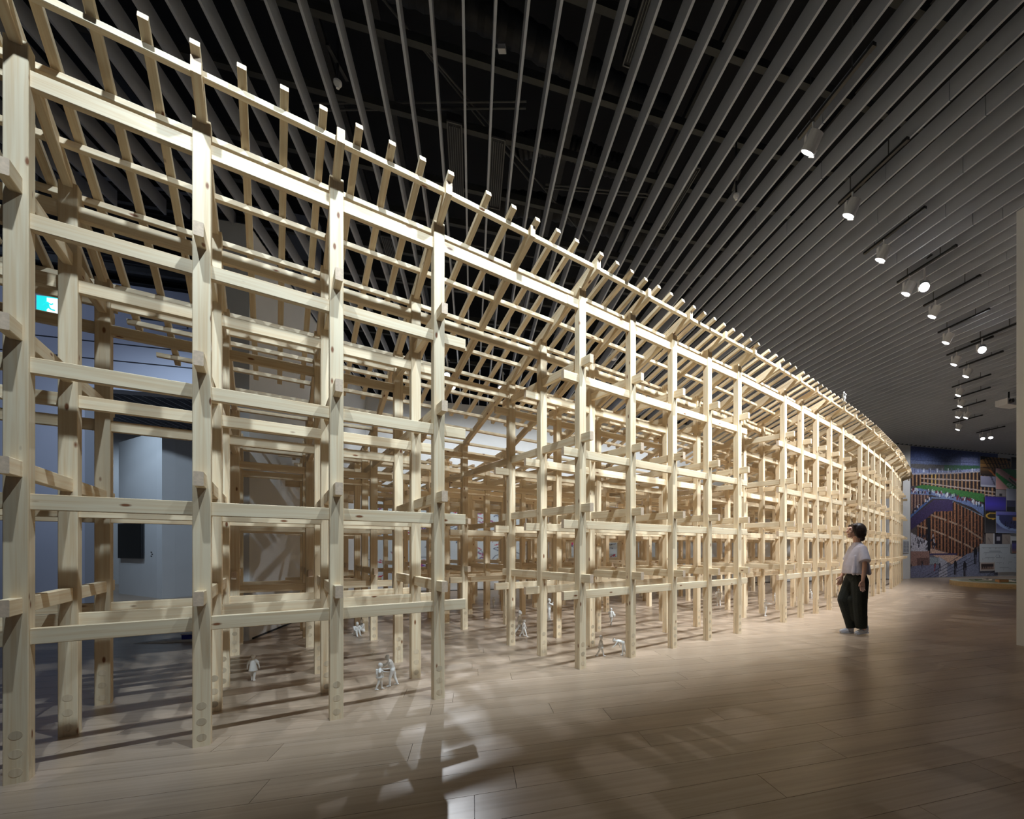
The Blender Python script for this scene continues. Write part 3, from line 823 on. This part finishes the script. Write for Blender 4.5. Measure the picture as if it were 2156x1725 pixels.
def f_trip(s, t):
    r = np.tile(np.array((170, 156, 148), float), (len(s), 1)); put(r, (s > .34) & (s < .64), (44, 36, 52)); put(r, (np.abs(s - .49) < .07) & (np.abs(t - .5) < .2), (180, 176, 190)); put(r, np.abs(s - .32) < .015, (215, 215, 220))
    put(r, seg(s, t, .08, .4, .2, .9, .008), (90, 80, 80)); put(r, seg(s, t, .8, .3, .92, .8, .008), (110, 100, 96)); return r
def f_plan(seed):
    def f(s, t):
        r = np.tile(np.array((202, 208, 214), float), (len(s), 1)); R = np.random.RandomState(seed)
        for k in range(3):
            yy = .2 + .28 * k; put(r, seg(s, t, .06, yy, .94, yy + R.uniform(-.03, .03), .006), (150, 156, 164))
            for j in range(9): a = R.uniform(.06, .9); put(r, seg(s, t, a, yy, a, yy + R.uniform(.04, .15), .006), (166, 172, 180))
        if seed == 1: put(r, seg(s, t, .32, .38, .68, .385, .014), (70, 76, 90))
        if seed == 2: put(r, np.abs(np.hypot(s - .15, (t - .15) * 1.1) - .1) < .008, (120, 126, 140))
        return r
    return f
def f_crowd(s, t):
    r = np.tile(np.array((205, 196, 192), float), (len(s), 1)); put(r, (t > .12) & (t < .85) & (s > .06) & (s < .96), (150, 124, 112)); put(r, (t > .2) & (t < .55) & (s > .1) & (s < .9), (60, 46, 44))
    for k in range(6): a = .15 + .13 * k; put(r, seg(s, t, a, .5, a, .75, .025), (40, 34, 36))
    return r
zp('photo_print', 'print of a golden timber roof seen from below, top right of the mural', 985, 236, 1328, 448, f_roof, 1, 40, 30)
zp('photo_print', 'black print at the top right, behind the white strip', 1336, 236, 1480, 372, flat((14, 14, 18)), 1, 2, 2)
zp('photo_print', 'grey perspective print below the golden roof print', 985, 450, 1152, 570, f_grey, 2, 16, 14)
zp('photo_print', 'aerial print of green lawn and pink paths', 1154, 372, 1480, 604, f_aerial, 3, 40, 30)
zp('photo_print', 'small grey room print under the pink and green aerial', 1160, 602, 1272, 684, f_room, 2, 14, 12)
zp('photo_print', 'tall print of pale and black stair shapes at the right edge', 1270, 594, 1480, 850, f_stair, 4, 24, 28)
zp('photo_print', 'glowing violet dusk sky print', 1030, 682, 1266, 850, f_dusk, 3, 16, 20)
zp('photo_print', 'dark night print with a lit golden ring', 1030, 850, 1150, 1092, f_night, 3, 24, 28)
zp('photo_print', 'blue evening print of a crowded bowl', 1148, 853, 1480, 1096, f_bowl, 5, 44, 36)
zp('photo_print', 'beige and dark three part print above the drawing sheets', 1045, 1098, 1322, 1216, f_trip, 2, 36, 18)
zp('drawing_sheet', 'white sheet of fine architectural drawings, upper one left of the dark strip', 970, 1218, 1312, 1422, f_plan(1), 3, 60, 36, 'drawing')
zp('photo_print', 'small brown crowd photo under the upper drawing sheet', 975, 1424, 1138, 1520, f_crowd, 3, 30, 18)
zp('drawing_sheet', 'white drawing sheet overlapping the lower right of the upper sheet', 1140, 1326, 1346, 1536, f_plan(2), 4, 44, 44, 'drawing')
zp('drawing_sheet', 'pale drawing sheet at the right edge beside the overlapping sheet', 1346, 1328, 1480, 1536, f_plan(4), 4, 24, 40, 'drawing')
zp('photo_print', 'narrow violet print standing over the drawing sheets', 1322, 1180, 1480, 1320, lambda s, t: ramp(t, [0, .3, .6, 1], [(40, 34, 30), (90, 86, 160), (84, 74, 130), (160, 110, 84)]), 6, 10, 14)
def f_text(s, t):
    r = np.tile(np.array((196, 198, 206), float), (len(s), 1))
    for c0 in (.08, .56):
        for k in range(9): put(r, (np.abs(t - .06 - .1 * k) < .022) & (s > c0) & (s < c0 + .32 + .04 * (k % 3)), (120, 122, 130))
    return r
zp('wall_text', 'small grey wall text left of the mural', 112, 1185, 182, 1320, f_text, 0, 30, 40, 'wall text')
# wall of children's drawings behind the lattice
def paint_draw(v, z):
    rgb = np.tile(np.array((205, 214, 222), float), (len(v), 1)); R = np.random.RandomState(11)
    for k in range(260):
        a, c = R.uniform(-2.8, 6.2), R.uniform(0.35, 3.0); n = R.randint(2, 5); col = [(96, 104, 124), (120, 128, 146), (190, 60, 84), (110, 116, 136), (150, 70, 120)][R.randint(5)]
        for j in range(n):
            a2, c2 = a + R.uniform(-.25, .25), c + R.uniform(-.09, .09); put(rgb, seg(v, z, a, c, a2, c2, 0.013), col); a, c = a2, c2
    for (px, py, r) in ((885, 1190, .22), (897, 1120, .14), (822, 1045, .16), (1012, 1075, .15), (1200, 1145, .1), (1195, 1185, .12)):
        a, c = wall_vz(px, py, 13.88)
        for k in range(16):
            q = R.uniform(0, 6.28); put(rgb, seg(v, z, a, c, a + r * math.cos(q), c + r * 0.7 * math.sin(q), 0.02), (205, 70, 110) if k % 3 else (120, 80, 170))
    put(rgb, np.abs(np.mod(v, 1.5)) < 0.008, (170, 180, 190)); put(rgb, np.abs(z - 1.75) < 0.008, (176, 186, 194)); return rgb
print_panel('wall_drawing', 'long white panel of red and violet scribbled drawings behind the lattice', 'drawing', 13.895, -2.8, 6.2, 0.30, 3.05, 480, 130, paint_draw)

# ------------------------------------------------------------------ left rooms: screen, exit sign, box
d = (pB - pA).normalized(); nrm = Vector((d.y, -d.x, 0))
def on_part(px, off):
    # point on the left partition face seen at column px
    k = (px - CX) / F_PX; tt = (k * pA.y - pA.x) / (d.x - k * d.y); return pA + d * tt + nrm * off
a = on_part(256, 0.0); c = on_part(305, 0.0)
zc = CAM_H + (CY - 1139) * (a.y + c.y) / 2 / F_PX; hh = 74 * (a.y + c.y) / 2 / F_PX
t = thing('wall_screen', 'black flat screen on the blue-lit partition, seen through the left bay', 'screen', ((a + c) / 2 + nrm * 0.06) + Vector((0, 0, zc)), math.atan2(d.y, d.x))
ww = (c - a).length
m = MB(); m.box((0, 0.012, 0), (ww, 0.05, hh)); m.build('screen_case', M_BLACK, t)
m = MB(); m.box((0, -0.016, 0), (ww * 0.95, 0.006, hh * 0.95)); m.build('screen_panel', M_SCREEN, t)
m = MB(); m.box((0.1, 0.05, 0), (0.3, 0.03, 0.3)); m.build('wall_bracket', M_BLACK, t)
m = MB()
for k in range(3):
    m.box((ww * 0.5 + 0.42 + 0.05 * (k % 2), 0.055, -hh * 0.32 - k * 0.05), (0.07, 0.004, 0.02))
o = m.build('screen_caption', M_LINE, None, ((a + c) / 2 + nrm * 0.06) + Vector((0, 0, zc)), (0, 0, math.atan2(d.y, d.x))); tag(o, 'tiny dark caption lines on the partition right of the black screen', 'caption')
vE0, zE0 = wall_vz(82, 664, 11.28); vE1, zE1 = wall_vz(142, 629, 11.28)
wE, hE = vE1 - vE0, 0.33
t = thing('exit_sign', 'lit turquoise exit sign with a running man on the upper left wall', 'exit sign', uv(11.24, (vE0 + vE1) / 2, (zE0 + zE1) / 2), ANG_V)
MB().box((0, 0.02, 0), (wE + 0.02, 0.05, hE + 0.02)).build('sign_case', M_WHITE, t)
MB().box((0, -0.007, 0), (wE, 0.006, hE)).build('sign_panel', M_TEAL, t)
M2 = MB(); M2.box((wE * 0.16, -0.0115, 0), (wE * 0.60, 0.004, hE * 0.86)); M2.build('doorway_shape', M_EXITW, t)
m = MB(); sx, sz = wE / 60.0, hE / 36.0
def sp(px, py): return ((px - 112) * sx, -0.015, (646.5 - py) * sz)
def limb(p, q, r):
    P0, P1 = Vector(sp(*p)), Vector(sp(*q)); dd = (P1 - P0).normalized(); nn = Vector((-dd.z, 0, dd.x)) * r
    m.add([P0 + nn, P1 + nn, P1 - nn, P0 - nn, P0 + nn + Vector((0, .003, 0)), P1 + nn + Vector((0, .003, 0)), P1 - nn + Vector((0, .003, 0)), P0 - nn + Vector((0, .003, 0))], [(0, 1, 2, 3), (7, 6, 5, 4), (0, 4, 5, 1), (1, 5, 6, 2), (2, 6, 7, 3), (3, 7, 4, 0)])
hc = Vector(sp(101, 636.5)); m.tube(hc, hc + Vector((0, 0.003, 0)), 2.6 * sx, n=18)
for p, q, r in (((104, 640), (107, 650), .021), ((104, 641), (97, 643), .011), ((97, 643), (94, 647), .010), ((105, 641), (113, 645), .011), ((113, 645), (117, 642), .010), ((107, 650), (101, 656), .014), ((101, 656), (97, 662), .012), ((107, 650), (113, 655), .014), ((113, 655), (121, 656), .012)):
    limb(p, q, r)
m.build('running_man', M_TEAL, t)
p = ground(386, 1349)
t = thing('floor_box', 'small white tray with a blue box on the floor behind the left bay', 'box', p, 0.3)
m = MB(); m.box((0, 0, 0.012), (0.34, 0.22, 0.024)); m.add([(-0.17, -0.11, 0.0), (-0.5, -0.05, 0.0), (-0.17, 0.11, 0.0), (-0.17, -0.11, 0.02), (-0.5, -0.05, 0.004), (-0.17, 0.11, 0.02)], [(0, 2, 1), (3, 4, 5), (0, 1, 4, 3), (1, 2, 5, 4), (2, 0, 3, 5)]); m.build('tray', M_PLASTER, t)
MB().box((0.06, 0, 0.055), (0.11, 0.1, 0.06)).build('blue_box', plain('blue_card', (0.015, 0.03, 0.28), 0.5), t)
MB().box((0.06, 0, 0.088), (0.125, 0.115, 0.008)).build('box_lid', M_PLASTER, t)

# round site model platform on the right
pc = Vector((13.25, 14.75, 0)); pr = 1.5
t = thing('round_platform', 'low round wooden platform with a white site model beside the right wall end', 'platform', pc)
MB().tube((0, 0, 0.0), (0, 0, 0.15), pr, n=72).build('platform_base', wood('platform_wood', (0.62, 0.46, 0.26), (0.5, 0.35, 0.18), knots=False), t)
MB().tube((0, 0, 0.15), (0, 0, 0.165), pr - 0.015, n=72).build('platform_top', plain('pale_card', (0.72, 0.74, 0.66), 0.7, noise=0.06, scale=4), t)
m = MB()
for k in range(60):
    a0, a1 = 2 * math.pi * k / 60, 2 * math.pi * (k + 1) / 60
    for r0 in (0.95, 0.8):
        P0, P1 = Vector((r0 * math.cos(a0), r0 * math.sin(a0), .168)), Vector((r0 * math.cos(a1), r0 * math.sin(a1), .168)); m.tube(P0, P1, 0.012, n=6, cap=False)
m.build('model_ring', plain('green_card', (0.22, 0.33, 0.2), 0.7), t)
m = MB()
for k in range(7):
    q = rnd.uniform(0, 6.28); r0 = rnd.uniform(.2, .7); m.box((r0 * math.cos(q), r0 * math.sin(q), .185), (rnd.uniform(.08, .2), rnd.uniform(.08, .2), .04))
m.build('model_blocks', M_PLASTER, t)
MB().box((-0.62, -0.55, 0.21), (0.3, 0.16, 0.09)).build('orange_block', plain('orange_wood', (0.62, 0.30, 0.12), 0.6), t)

# ------------------------------------------------------------------ white scale figures
def finish_blob(o, voxel, it=2):
    r = o.modifiers.new('fuse', 'REMESH'); r.mode = 'VOXEL'; r.voxel_size = voxel; r.use_smooth_shade = True
    if it:
        sm = o.modifiers.new('soften', 'SMOOTH'); sm.iterations = it; sm.factor = 0.5
def figure(p, H, face, label, legs=(18, -18), knees=(5, 12), arms=((8, 8, 12), (-10, 8, 12)), lean=0.0, head=0.0, seat=False, dress=0.0, extra=None, child=False, group='white scale figures in the lattice', name='scale_figure'):
    """face: heading in degrees (0 = +X, 90 = away from the camera). Angles of limbs in degrees, forward positive"""
    m = MB(); hs = 1.18 if child else 1.0
    X, Z = Vector((1, 0, 0)), Vector((0, 0, 1))
    def dirv(a, out=0.0): a *= D2R; out *= D2R; return Vector((math.sin(a) * math.cos(out), math.sin(out), -math.cos(a) * math.cos(out)))
    pel = Vector((0, 0, 0.52)); feet = []
    R = Matrix.Rotation(lean * D2R, 3, 'Y')
    for sd, a, k in ((1, legs[0], knees[0]), (-1, legs[1], knees[1])):
        hip = pel + Vector((0, 0.052 * sd, -0.02)); kn = hip + dirv(a, 3 * sd) * 0.245; an = kn + dirv(a - k, 0) * 0.235
        m.capsule(hip, kn, 0.066, 0.046); m.capsule(kn, an, 0.046, 0.030)
        fd = Vector((math.cos(0), 0, 0)) if not seat else Vector((1, 0, -0.05)).normalized()
        m.capsule(an + Vector((-0.015, 0, -0.012)), an + fd * 0.085 + Vector((0, 0.012 * sd, -0.018)), 0.026, 0.020); feet.append(an.z - 0.042)
    def T(v): return pel + R @ (Vector(v) - pel)
    m.ell(pel + Vector((0, 0, 0.01)), (0.075, 0.098, 0.07)); m.capsule(T((0, 0, 0.54)), T((0, 0, 0.74)), 0.078, 0.086); m.capsule(T((0, -0.075, 0.79)), T((0, 0.075, 0.79)), 0.045, 0.045)
    m.ell(T((0, 0, 0.70)), (0.07, 0.105, 0.09), R=R); m.capsule(T((0, 0, 0.80)), T((0.01, 0, 0.87)), 0.032, 0.03)
    hd = T((0.02, 0, 0.86 + 0.072 * hs)); m.ell(hd, (0.066 * hs, 0.055 * hs, 0.078 * hs), R=Matrix.Rotation((lean * 0.6 + head) * D2R, 3, 'Y'))
    Rh = Matrix.Rotation((lean * 0.6 + head) * D2R, 3, 'Y')
    m.ell(hd + Rh @ Vector((0.064 * hs, 0, -0.012)), (0.014, 0.011, 0.016)); m.ell(hd + Rh @ Vector((0.045 * hs, 0, -0.055 * hs)), (0.03, 0.03, 0.022)); m.ell(hd + Rh @ Vector((-0.022, 0, 0.02)), (0.062 * hs, 0.06 * hs, 0.068 * hs))
    for sd, (fa, out, el) in ((1, arms[0]), (-1, arms[1])):
        sh = T((0, 0.112 * sd, 0.79)); la = fa + lean * 0.0
        e = sh + dirv(la, out * sd) * 0.165; wr = e + dirv(la + el, out * 0.3 * sd) * 0.145
        m.capsule(sh, e, 0.040, 0.031); m.capsule(e, wr, 0.031, 0.021); hdv = dirv(la + el + 8, 0)
        m.capsule(wr, wr + hdv * 0.035, 0.020, 0.018); m.capsule(wr + hdv * 0.03, wr + hdv * 0.075, 0.015, 0.010)
    if dress:
        b0 = T((0, 0, 0.78)); b1 = pel + Vector((0, 0, -dress)); m.tube(b0, b1, 0.085, 0.15, 18)
        for sd in (1, -1): m.capsule(T((0, 0.10 * sd, 0.80)), T((0.0, 0.16 * sd, 0.71)), 0.05, 0.055)
    if extra: extra(m, T)
    z0 = min(feet) if not seat else min(v[2] for v in m.v)
    M = Matrix.Rotation(face * D2R, 4, 'Z') @ Matrix.Scale(H, 4) @ Matrix.Translation((0, 0, -z0))
    mm = MB(); mm.v = [tuple(M @ Vector(v)) for v in m.v]; mm.f = m.f; mm.m = m.m
    o = mm.build(name, M_PLASTER, None, p, smooth=True); finish_blob(o, 0.0036 if H > 0.2 else 0.003, 1)
    tag(o, label, 'figure', group); return o
def bag(m, T): m.box(tuple(T((-0.10, 0, 0.70))), (0.08, 0.15, 0.2)); m.capsule(T((-0.06, 0.08, 0.8)), T((0.06, 0.09, 0.7)), 0.018)
def sidebag(m, T): m.box(tuple(T((0.02, -0.2, 0.60))), (0.16, 0.07, 0.14)); m.capsule(T((0.02, -0.19, 0.66)), T((0, 0.05, 0.82)), 0.016)
def phone(m, T): m.box(tuple(T((0.20, 0, 0.93))), (0.02, 0.09, 0.15))
figure(ground(533, 1434), 0.235, 100, 'white child figure in a loose dress standing with its back to us, left bay', (6, -6), (2, 4), ((-6, 26, 10), (-6, 30, 16)), dress=0.14, child=True)
figure(ground(827, 1445), 0.285, 195, 'white adult figure bending to a child between the third and fourth front posts', (16, -10), (14, 10), ((52, 6, 40), (48, 6, 40)), lean=20, head=14)
figure(ground(800, 1453), 0.225, 25, 'white child figure with a shoulder bag facing the bending adult', (10, -12), (6, 10), ((70, 10, 20), (60, 8, 20)), child=True, extra=bag, dress=0.06)
figure(ground(749, 1339), 0.33, 320, 'left of two white figures sitting on the floor deep in the left bay', (122, 116), (92, 84), ((40, 6, 40), (48, 6, 30)), lean=22, head=10, seat=True)
figure(ground(764, 1334), 0.33, 235, 'right of two white figures sitting on the floor, upright back', (118, 124), (86, 92), ((30, 8, 30), (26, 8, 40)), lean=6, seat=True)
figure(ground(1094, 1341), 0.365, 8, 'tall white figure striding beside a child in the open passage', (20, -26), (4, 8), ((14, 8, 14), (-14, 8, 10)))
figure(ground(1103, 1342), 0.245, -8, 'white child figure walking hand in hand with the striding adult', (20, -22), (4, 14), ((12, 10, 14), (-4, 30, 6)), child=True)
figure(ground(1156, 1308), 0.375, 20, 'white figure raising a phone to its face behind the passage post', (8, -6), (4, 6), ((70, 4, 72), (66, 4, 76)), extra=phone)
figure(ground(1287, 1317), 0.275, 60, 'white figure with a side bag walking inside the lattice right of the passage', (20, -18), (8, 16), ((20, 20, 40), (-16, 24, 20)), extra=sidebag, dress=0.05)
figure(ground(1265, 1383), 0.235, 5, 'white child figure in a tunic walking beside the first aisle post', (20, -24), (4, 10), ((10, 6, 10), (-12, 6, 10)), child=True, dress=0.10)
figure(ground(1312, 1380), 0.27, 185, 'white figure bowing low, half hidden by the second aisle post', (6, -14), (4, 4), ((30, 6, 20), (-30, 10, 10)), lean=72, head=0)
figure(ground(1612, 1298), 0.30, 10, 'white figure holding both arms straight out, right of the fifth aisle post', (6, -8), (4, 6), ((86, 4, 4), (80, 4, 4)), lean=-4)
figure(ground(1513, 1277), 0.37, 100, 'white figure in a jacket standing deep inside the lattice, mid right', (8, -8), (4, 6), ((12, 10, 30), (-4, 10, 20)), dress=0.02)
figure(ground(1039, 1279), 0.21, 75, 'dim little white figure far inside the open passage', (6, -8), (4, 4), ((6, 10, 10), (6, 10, 10)), child=True)
figure(ground(1632, 1272), 0.24, 30, 'small white figure with one arm lifted behind the aisle posts', (8, -10), (4, 6), ((100, 6, 20), (-10, 8, 10)))
figure(ground(1709, 1262), 0.24, 160, 'small white figure low between the far aisle posts', (10, -8), (6, 6), ((30, 6, 40), (30, 6, 40)), lean=15)
pr_ = at(1777, 851, 4.13); n_ = Vector((pr_.x - RC[0], pr_.y - RC[1], 0)); dnr = n_.length - RR
zr = rb(dnr) + RV + BT * 1.06 + 0.003
figure(Vector((pr_.x, pr_.y, zr)), 0.265, 200, 'white figure standing on the roof edge of the lattice against the slats', (5, -4), (3, 4), ((10, 8, 26), (-6, 8, 20)), dress=0.06)

# ------------------------------------------------------------------ visitor
WY = ground(1798, 1335).y; WX = ground(1798, 1335).x; WS = WY / F_PX
def W(px, py, s=0.0): return Vector((WX + (px - 1798) * WS, WY + s, (1335 - py) * WS))
M_SKIN = plain('skin', (0.62, 0.37, 0.28), 0.5, noise=0.04, scale=12)
M_HAIR = plain('dark_brown_hair', (0.030, 0.016, 0.011), 0.45, noise=0.35, scale=60)
M_TEE = plain('lilac_grey_jersey', (0.50, 0.45, 0.50), 0.85, noise=0.05, scale=30)
M_TROU = plain('black_green_cloth', (0.012, 0.015, 0.012), 0.9, noise=0.8, scale=140)
M_SHOE = plain('off_white_leather', (0.66, 0.66, 0.72), 0.5)
m = MB()
m.ell(W(1803, 1116), (0.090, 0.073, 0.100)); m.capsule(W(1798, 1121), W(1789.5, 1128), 0.058, 0.032); m.ell(W(1790, 1117), (0.032, 0.055, 0.055))
m.capsule(W(1786.5, 1115.5), W(1782.2, 1120.3), 0.008, 0.0105); m.ell(W(1784.8, 1124.2), (0.012, 0.020, 0.006)); m.ell(W(1785.2, 1126.2), (0.011, 0.018, 0.006)); m.ell(W(1786.8, 1130.2), (0.020, 0.022, 0.016))
for s in (-1, 1): m.ell(W(1788, 1121, 0.030 * s), (0.02, 0.022, 0.02)); m.ell(W(1804, 1118, 0.076 * s), (0.016, 0.008, 0.027)); m.ell(W(1787.2, 1112.5, 0.03 * s), (0.012, 0.026, 0.008))
m.capsule(W(1802.5, 1126), W(1806, 1149), 0.050, 0.054); m.capsule(W(1806, 1156, -0.12), W(1806, 1156, 0.12), 0.050, 0.050)
m.capsule(W(1805, 1165), W(1804, 1205), 0.098, 0.10); m.ell(W(1804, 1212), (0.105, 0.14, 0.09))
def arm(pts, rs):
    for a, b, r0, r1 in zip(pts, pts[1:], rs, rs[1:]): m.capsule(a, b, r0, r1)
def hand(wr, dr, side, curl=12):
    """dr: pointing direction of the hand; palm normal along side (towards body)"""
    dr = dr.normalized(); fw = Vector((-1, 0, 0)); fw = (fw - dr * fw.dot(dr)).normalized()
    nrm = dr.cross(fw).normalized() * side
    pc = wr + dr * 0.045
    for k in (-1.5, -0.5, 0.5, 1.5): m.capsule(wr + fw * 0.010 * k + dr * 0.012, wr + dr * 0.078 + fw * 0.0185 * k, 0.0125, 0.0115)
    for k, L in ((1.5, 0.070), (0.5, 0.080), (-0.5, 0.074), (-1.5, 0.056)):
        b = wr + dr * 0.083 + fw * 0.0195 * k; d1 = dr
        for q, fr in enumerate((0.45, 0.32, 0.23)):
            a1 = (curl * (q + 0.6)) * D2R; d2 = (d1 * math.cos(a1) + nrm * math.sin(a1)).normalized()
            e = b + d2 * L * fr; m.capsule(b, e, 0.0088 - 0.0007 * q, 0.0082 - 0.0009 * q, 8, 3); b = e; d1 = d2
    b = wr + dr * 0.022 + fw * 0.026; d1 = (dr * 0.75 + fw * 0.65 + nrm * 0.25).normalized()
    e = b + d1 * 0.038; m.capsule(b, e, 0.0125, 0.0105, 8, 3); m.capsule(e, e + (dr * 0.95 + fw * 0.25 + nrm * 0.2).normalized() * 0.032, 0.0100, 0.0080, 8, 3)
nw = W(1799.8, 1221, -0.205); arm([W(1806, 1157, -0.135), W(1804, 1190, -0.195), nw], [0.048, 0.036, 0.024]); hand(nw, W(1798.2, 1241, -0.205) - nw, -1)
fwr = W(1788, 1215, 0.20); arm([W(1806, 1157, 0.135), W(1799, 1189, 0.195), fwr], [0.048, 0.036, 0.024]); hand(fwr, W(1781.5, 1234, 0.195) - fwr, 1, 18)
# legs inside the trousers down to the ankles
m.capsule(W(1805, 1218, -0.075), W(1807, 1270, -0.08), 0.080, 0.055); m.capsule(W(1807, 1270, -0.08), W(1812, 1322, -0.072), 0.055, 0.036)
m.capsule(W(1801, 1218, 0.075), W(1786, 1266, 0.08), 0.080, 0.055); m.capsule(W(1786, 1266, 0.08), W(1795, 1322, 0.075), 0.055, 0.036)
cor = Matrix.Translation(-W(1798, 1335))
def local(mb): mb.v = [tuple(Vector(v) - W(1798, 1335)) for v in mb.v]; return mb
person = local(m).build('person', M_SKIN, None, W(1798, 1335), smooth=True); finish_blob(person, 0.0045, 2)
tag(person, 'person in a lilac grey T-shirt and wide dark trousers walking left along the lattice', 'person')
m = MB()
for s in (-1, 1): m.ell(W(1787.4, 1115.6, 0.031 * s), (0.010, 0.014, 0.0065))
local(m).build('eyes', M_BLACK, person, smooth=True)
m = MB()
m.ell(W(1807.3, 1117.2), (0.112, 0.098, 0.114)); m.ell(W(1810, 1124), (0.088, 0.092, 0.082)); m.ell(W(1798.5, 1108), (0.054, 0.074, 0.040)); m.capsule(W(1812, 1134, -0.03), W(1812, 1134, 0.03), 0.045)
for s in (-1, 1): m.ell(W(1803.5, 1120, 0.068 * s), (0.062, 0.026, 0.098)); m.capsule(W(1794, 1108, 0.05 * s), W(1797, 1124, 0.066 * s), 0.026, 0.016)
o = local(m).build('hair', M_HAIR, person, smooth=True); finish_blob(o, 0.006, 3)
m = MB(); n = 28; rings = []
for py, cx, rx, ry in ((1208, 1799.3, .158, .205), (1190, 1800.5, .150, .200), (1174, 1802.5, .136, .192), (1162, 1804.5, .118, .182), (1154, 1805.5, .096, .168), (1148, 1805.5, .070, .115), (1142.5, 1804.5, .056, .066)):
    c = W(cx, py); rings += [c + Vector((rx * math.cos(2 * math.pi * i / n), ry * math.sin(2 * math.pi * i / n), 0)) for i in range(n)]
fs = []
for j in range(6): fs += [(j * n + i, j * n + (i + 1) % n, (j + 1) * n + (i + 1) % n, (j + 1) * n + i) for i in range(n)]
fs += [tuple(reversed(range(n))), tuple(range(6 * n, 7 * n))]
m.add(rings, fs)
m.tube(W(1806, 1154, -0.10), W(1804, 1182.5, -0.205), 0.066, 0.078, 22); m.tube(W(1806, 1154, 0.10), W(1801, 1182, 0.20), 0.066, 0.076, 22)
for k in range(5): m.capsule(W(1790 + k * 6, 1172, -0.13 - 0.02 * (k % 2)), W(1784 + k * 8, 1206, -0.165), 0.018, 0.03)
o = local(m).build('t_shirt', M_TEE, person, smooth=True); finish_blob(o, 0.006, 3)
m = MB()
m.ell(W(1803, 1214), (0.132, 0.165, 0.075)); m.capsule(W(1803, 1218, -0.05), W(1803, 1218, 0.05), 0.118)
m.capsule(W(1805, 1224, -0.07), W(1803.5, 1268, -0.075), 0.116, 0.104); m.capsule(W(1803.5, 1268, -0.075), W(1806.5, 1304, -0.07), 0.104, 0.086); m.tube(W(1806, 1296, -0.07), W(1808.5, 1321, -0.068), 0.090, 0.076, 20); m.capsule(W(1794, 1262, 0.0), W(1799, 1300, 0.0), 0.085, 0.06)
m.capsule(W(1800, 1224, 0.07), W(1784, 1264, 0.075), 0.116, 0.098); m.capsule(W(1784, 1264, 0.075), W(1794.5, 1304, 0.07), 0.098, 0.082); m.tube(W(1793.5, 1297, 0.07), W(1798.5, 1323, 0.068), 0.086, 0.074, 20)
o = local(m).build('trousers', M_TROU, person, smooth=True); finish_blob(o, 0.007, 2)
def shoe(hx, hy, tx, ty, s, nm):
    a, b = W(hx, hy, s), W(tx, ty, s); dd = (b - a); mm = MB()
    mm.capsule(a + Vector((0, 0, 0.034)), a + dd * 0.55 + Vector((0, 0, 0.036)), 0.034, 0.034); mm.capsule(a + dd * 0.4 + Vector((0, 0, 0.032)), b + Vector((0, 0, 0.024)), 0.040, 0.026); mm.capsule(a + Vector((0, 0, 0.04)), a + Vector((0.0, 0, 0.085)), 0.036, 0.036)
    o = local(mm).build(nm, M_SHOE, person, smooth=True); finish_blob(o, 0.005, 2)
    ms = MB(); up = Vector((0, 0, 1)); q = [a + Vector((0.03, 0, 0.0)), b + Vector((-0.015, 0, 0.0))]
    L = (q[1] - q[0]); cc = (q[0] + q[1]) / 2; A = math.atan2(L.z, -L.x)
    M = Matrix.Translation(cc + Vector((0, 0, 0.009))) @ Matrix.Rotation(A, 4, 'Y')
    prf = [(-.5, -.6), (-.5, .6), (-.35, 1), (0, .9), (.3, 1.0), (.45, .7), (.5, 0), (.45, -.7), (.3, -1), (0, -.9), (-.35, -1)]
    vs = [M @ Vector((-x * L.length, y * 0.042, zz)) for zz in (-0.009, 0.009) for x, y in prf]; kk = len(prf)
    ms.add(vs, [(i, (i + 1) % kk, kk + (i + 1) % kk, kk + i) for i in range(kk)] + [tuple(reversed(range(kk))), tuple(range(kk, 2 * kk))])
    local(ms).build('shoe_sole', M_SHOE if nm == 'shoe' else M_BLACK, o); return o
s1 = shoe(1798.5, 1334.6, 1777, 1334.6, 0.078, 'shoe')
s2 = shoe(1817.0, 1331, 1796.5, 1334.8, -0.072, 'shoe')
mm = MB(); mm.capsule(W(1792, 1330.2, 0.078), W(1783, 1331.8, 0.078), 0.036, 0.028); o = local(mm).build('shoe_tongue', M_BLACK, s1, smooth=True)
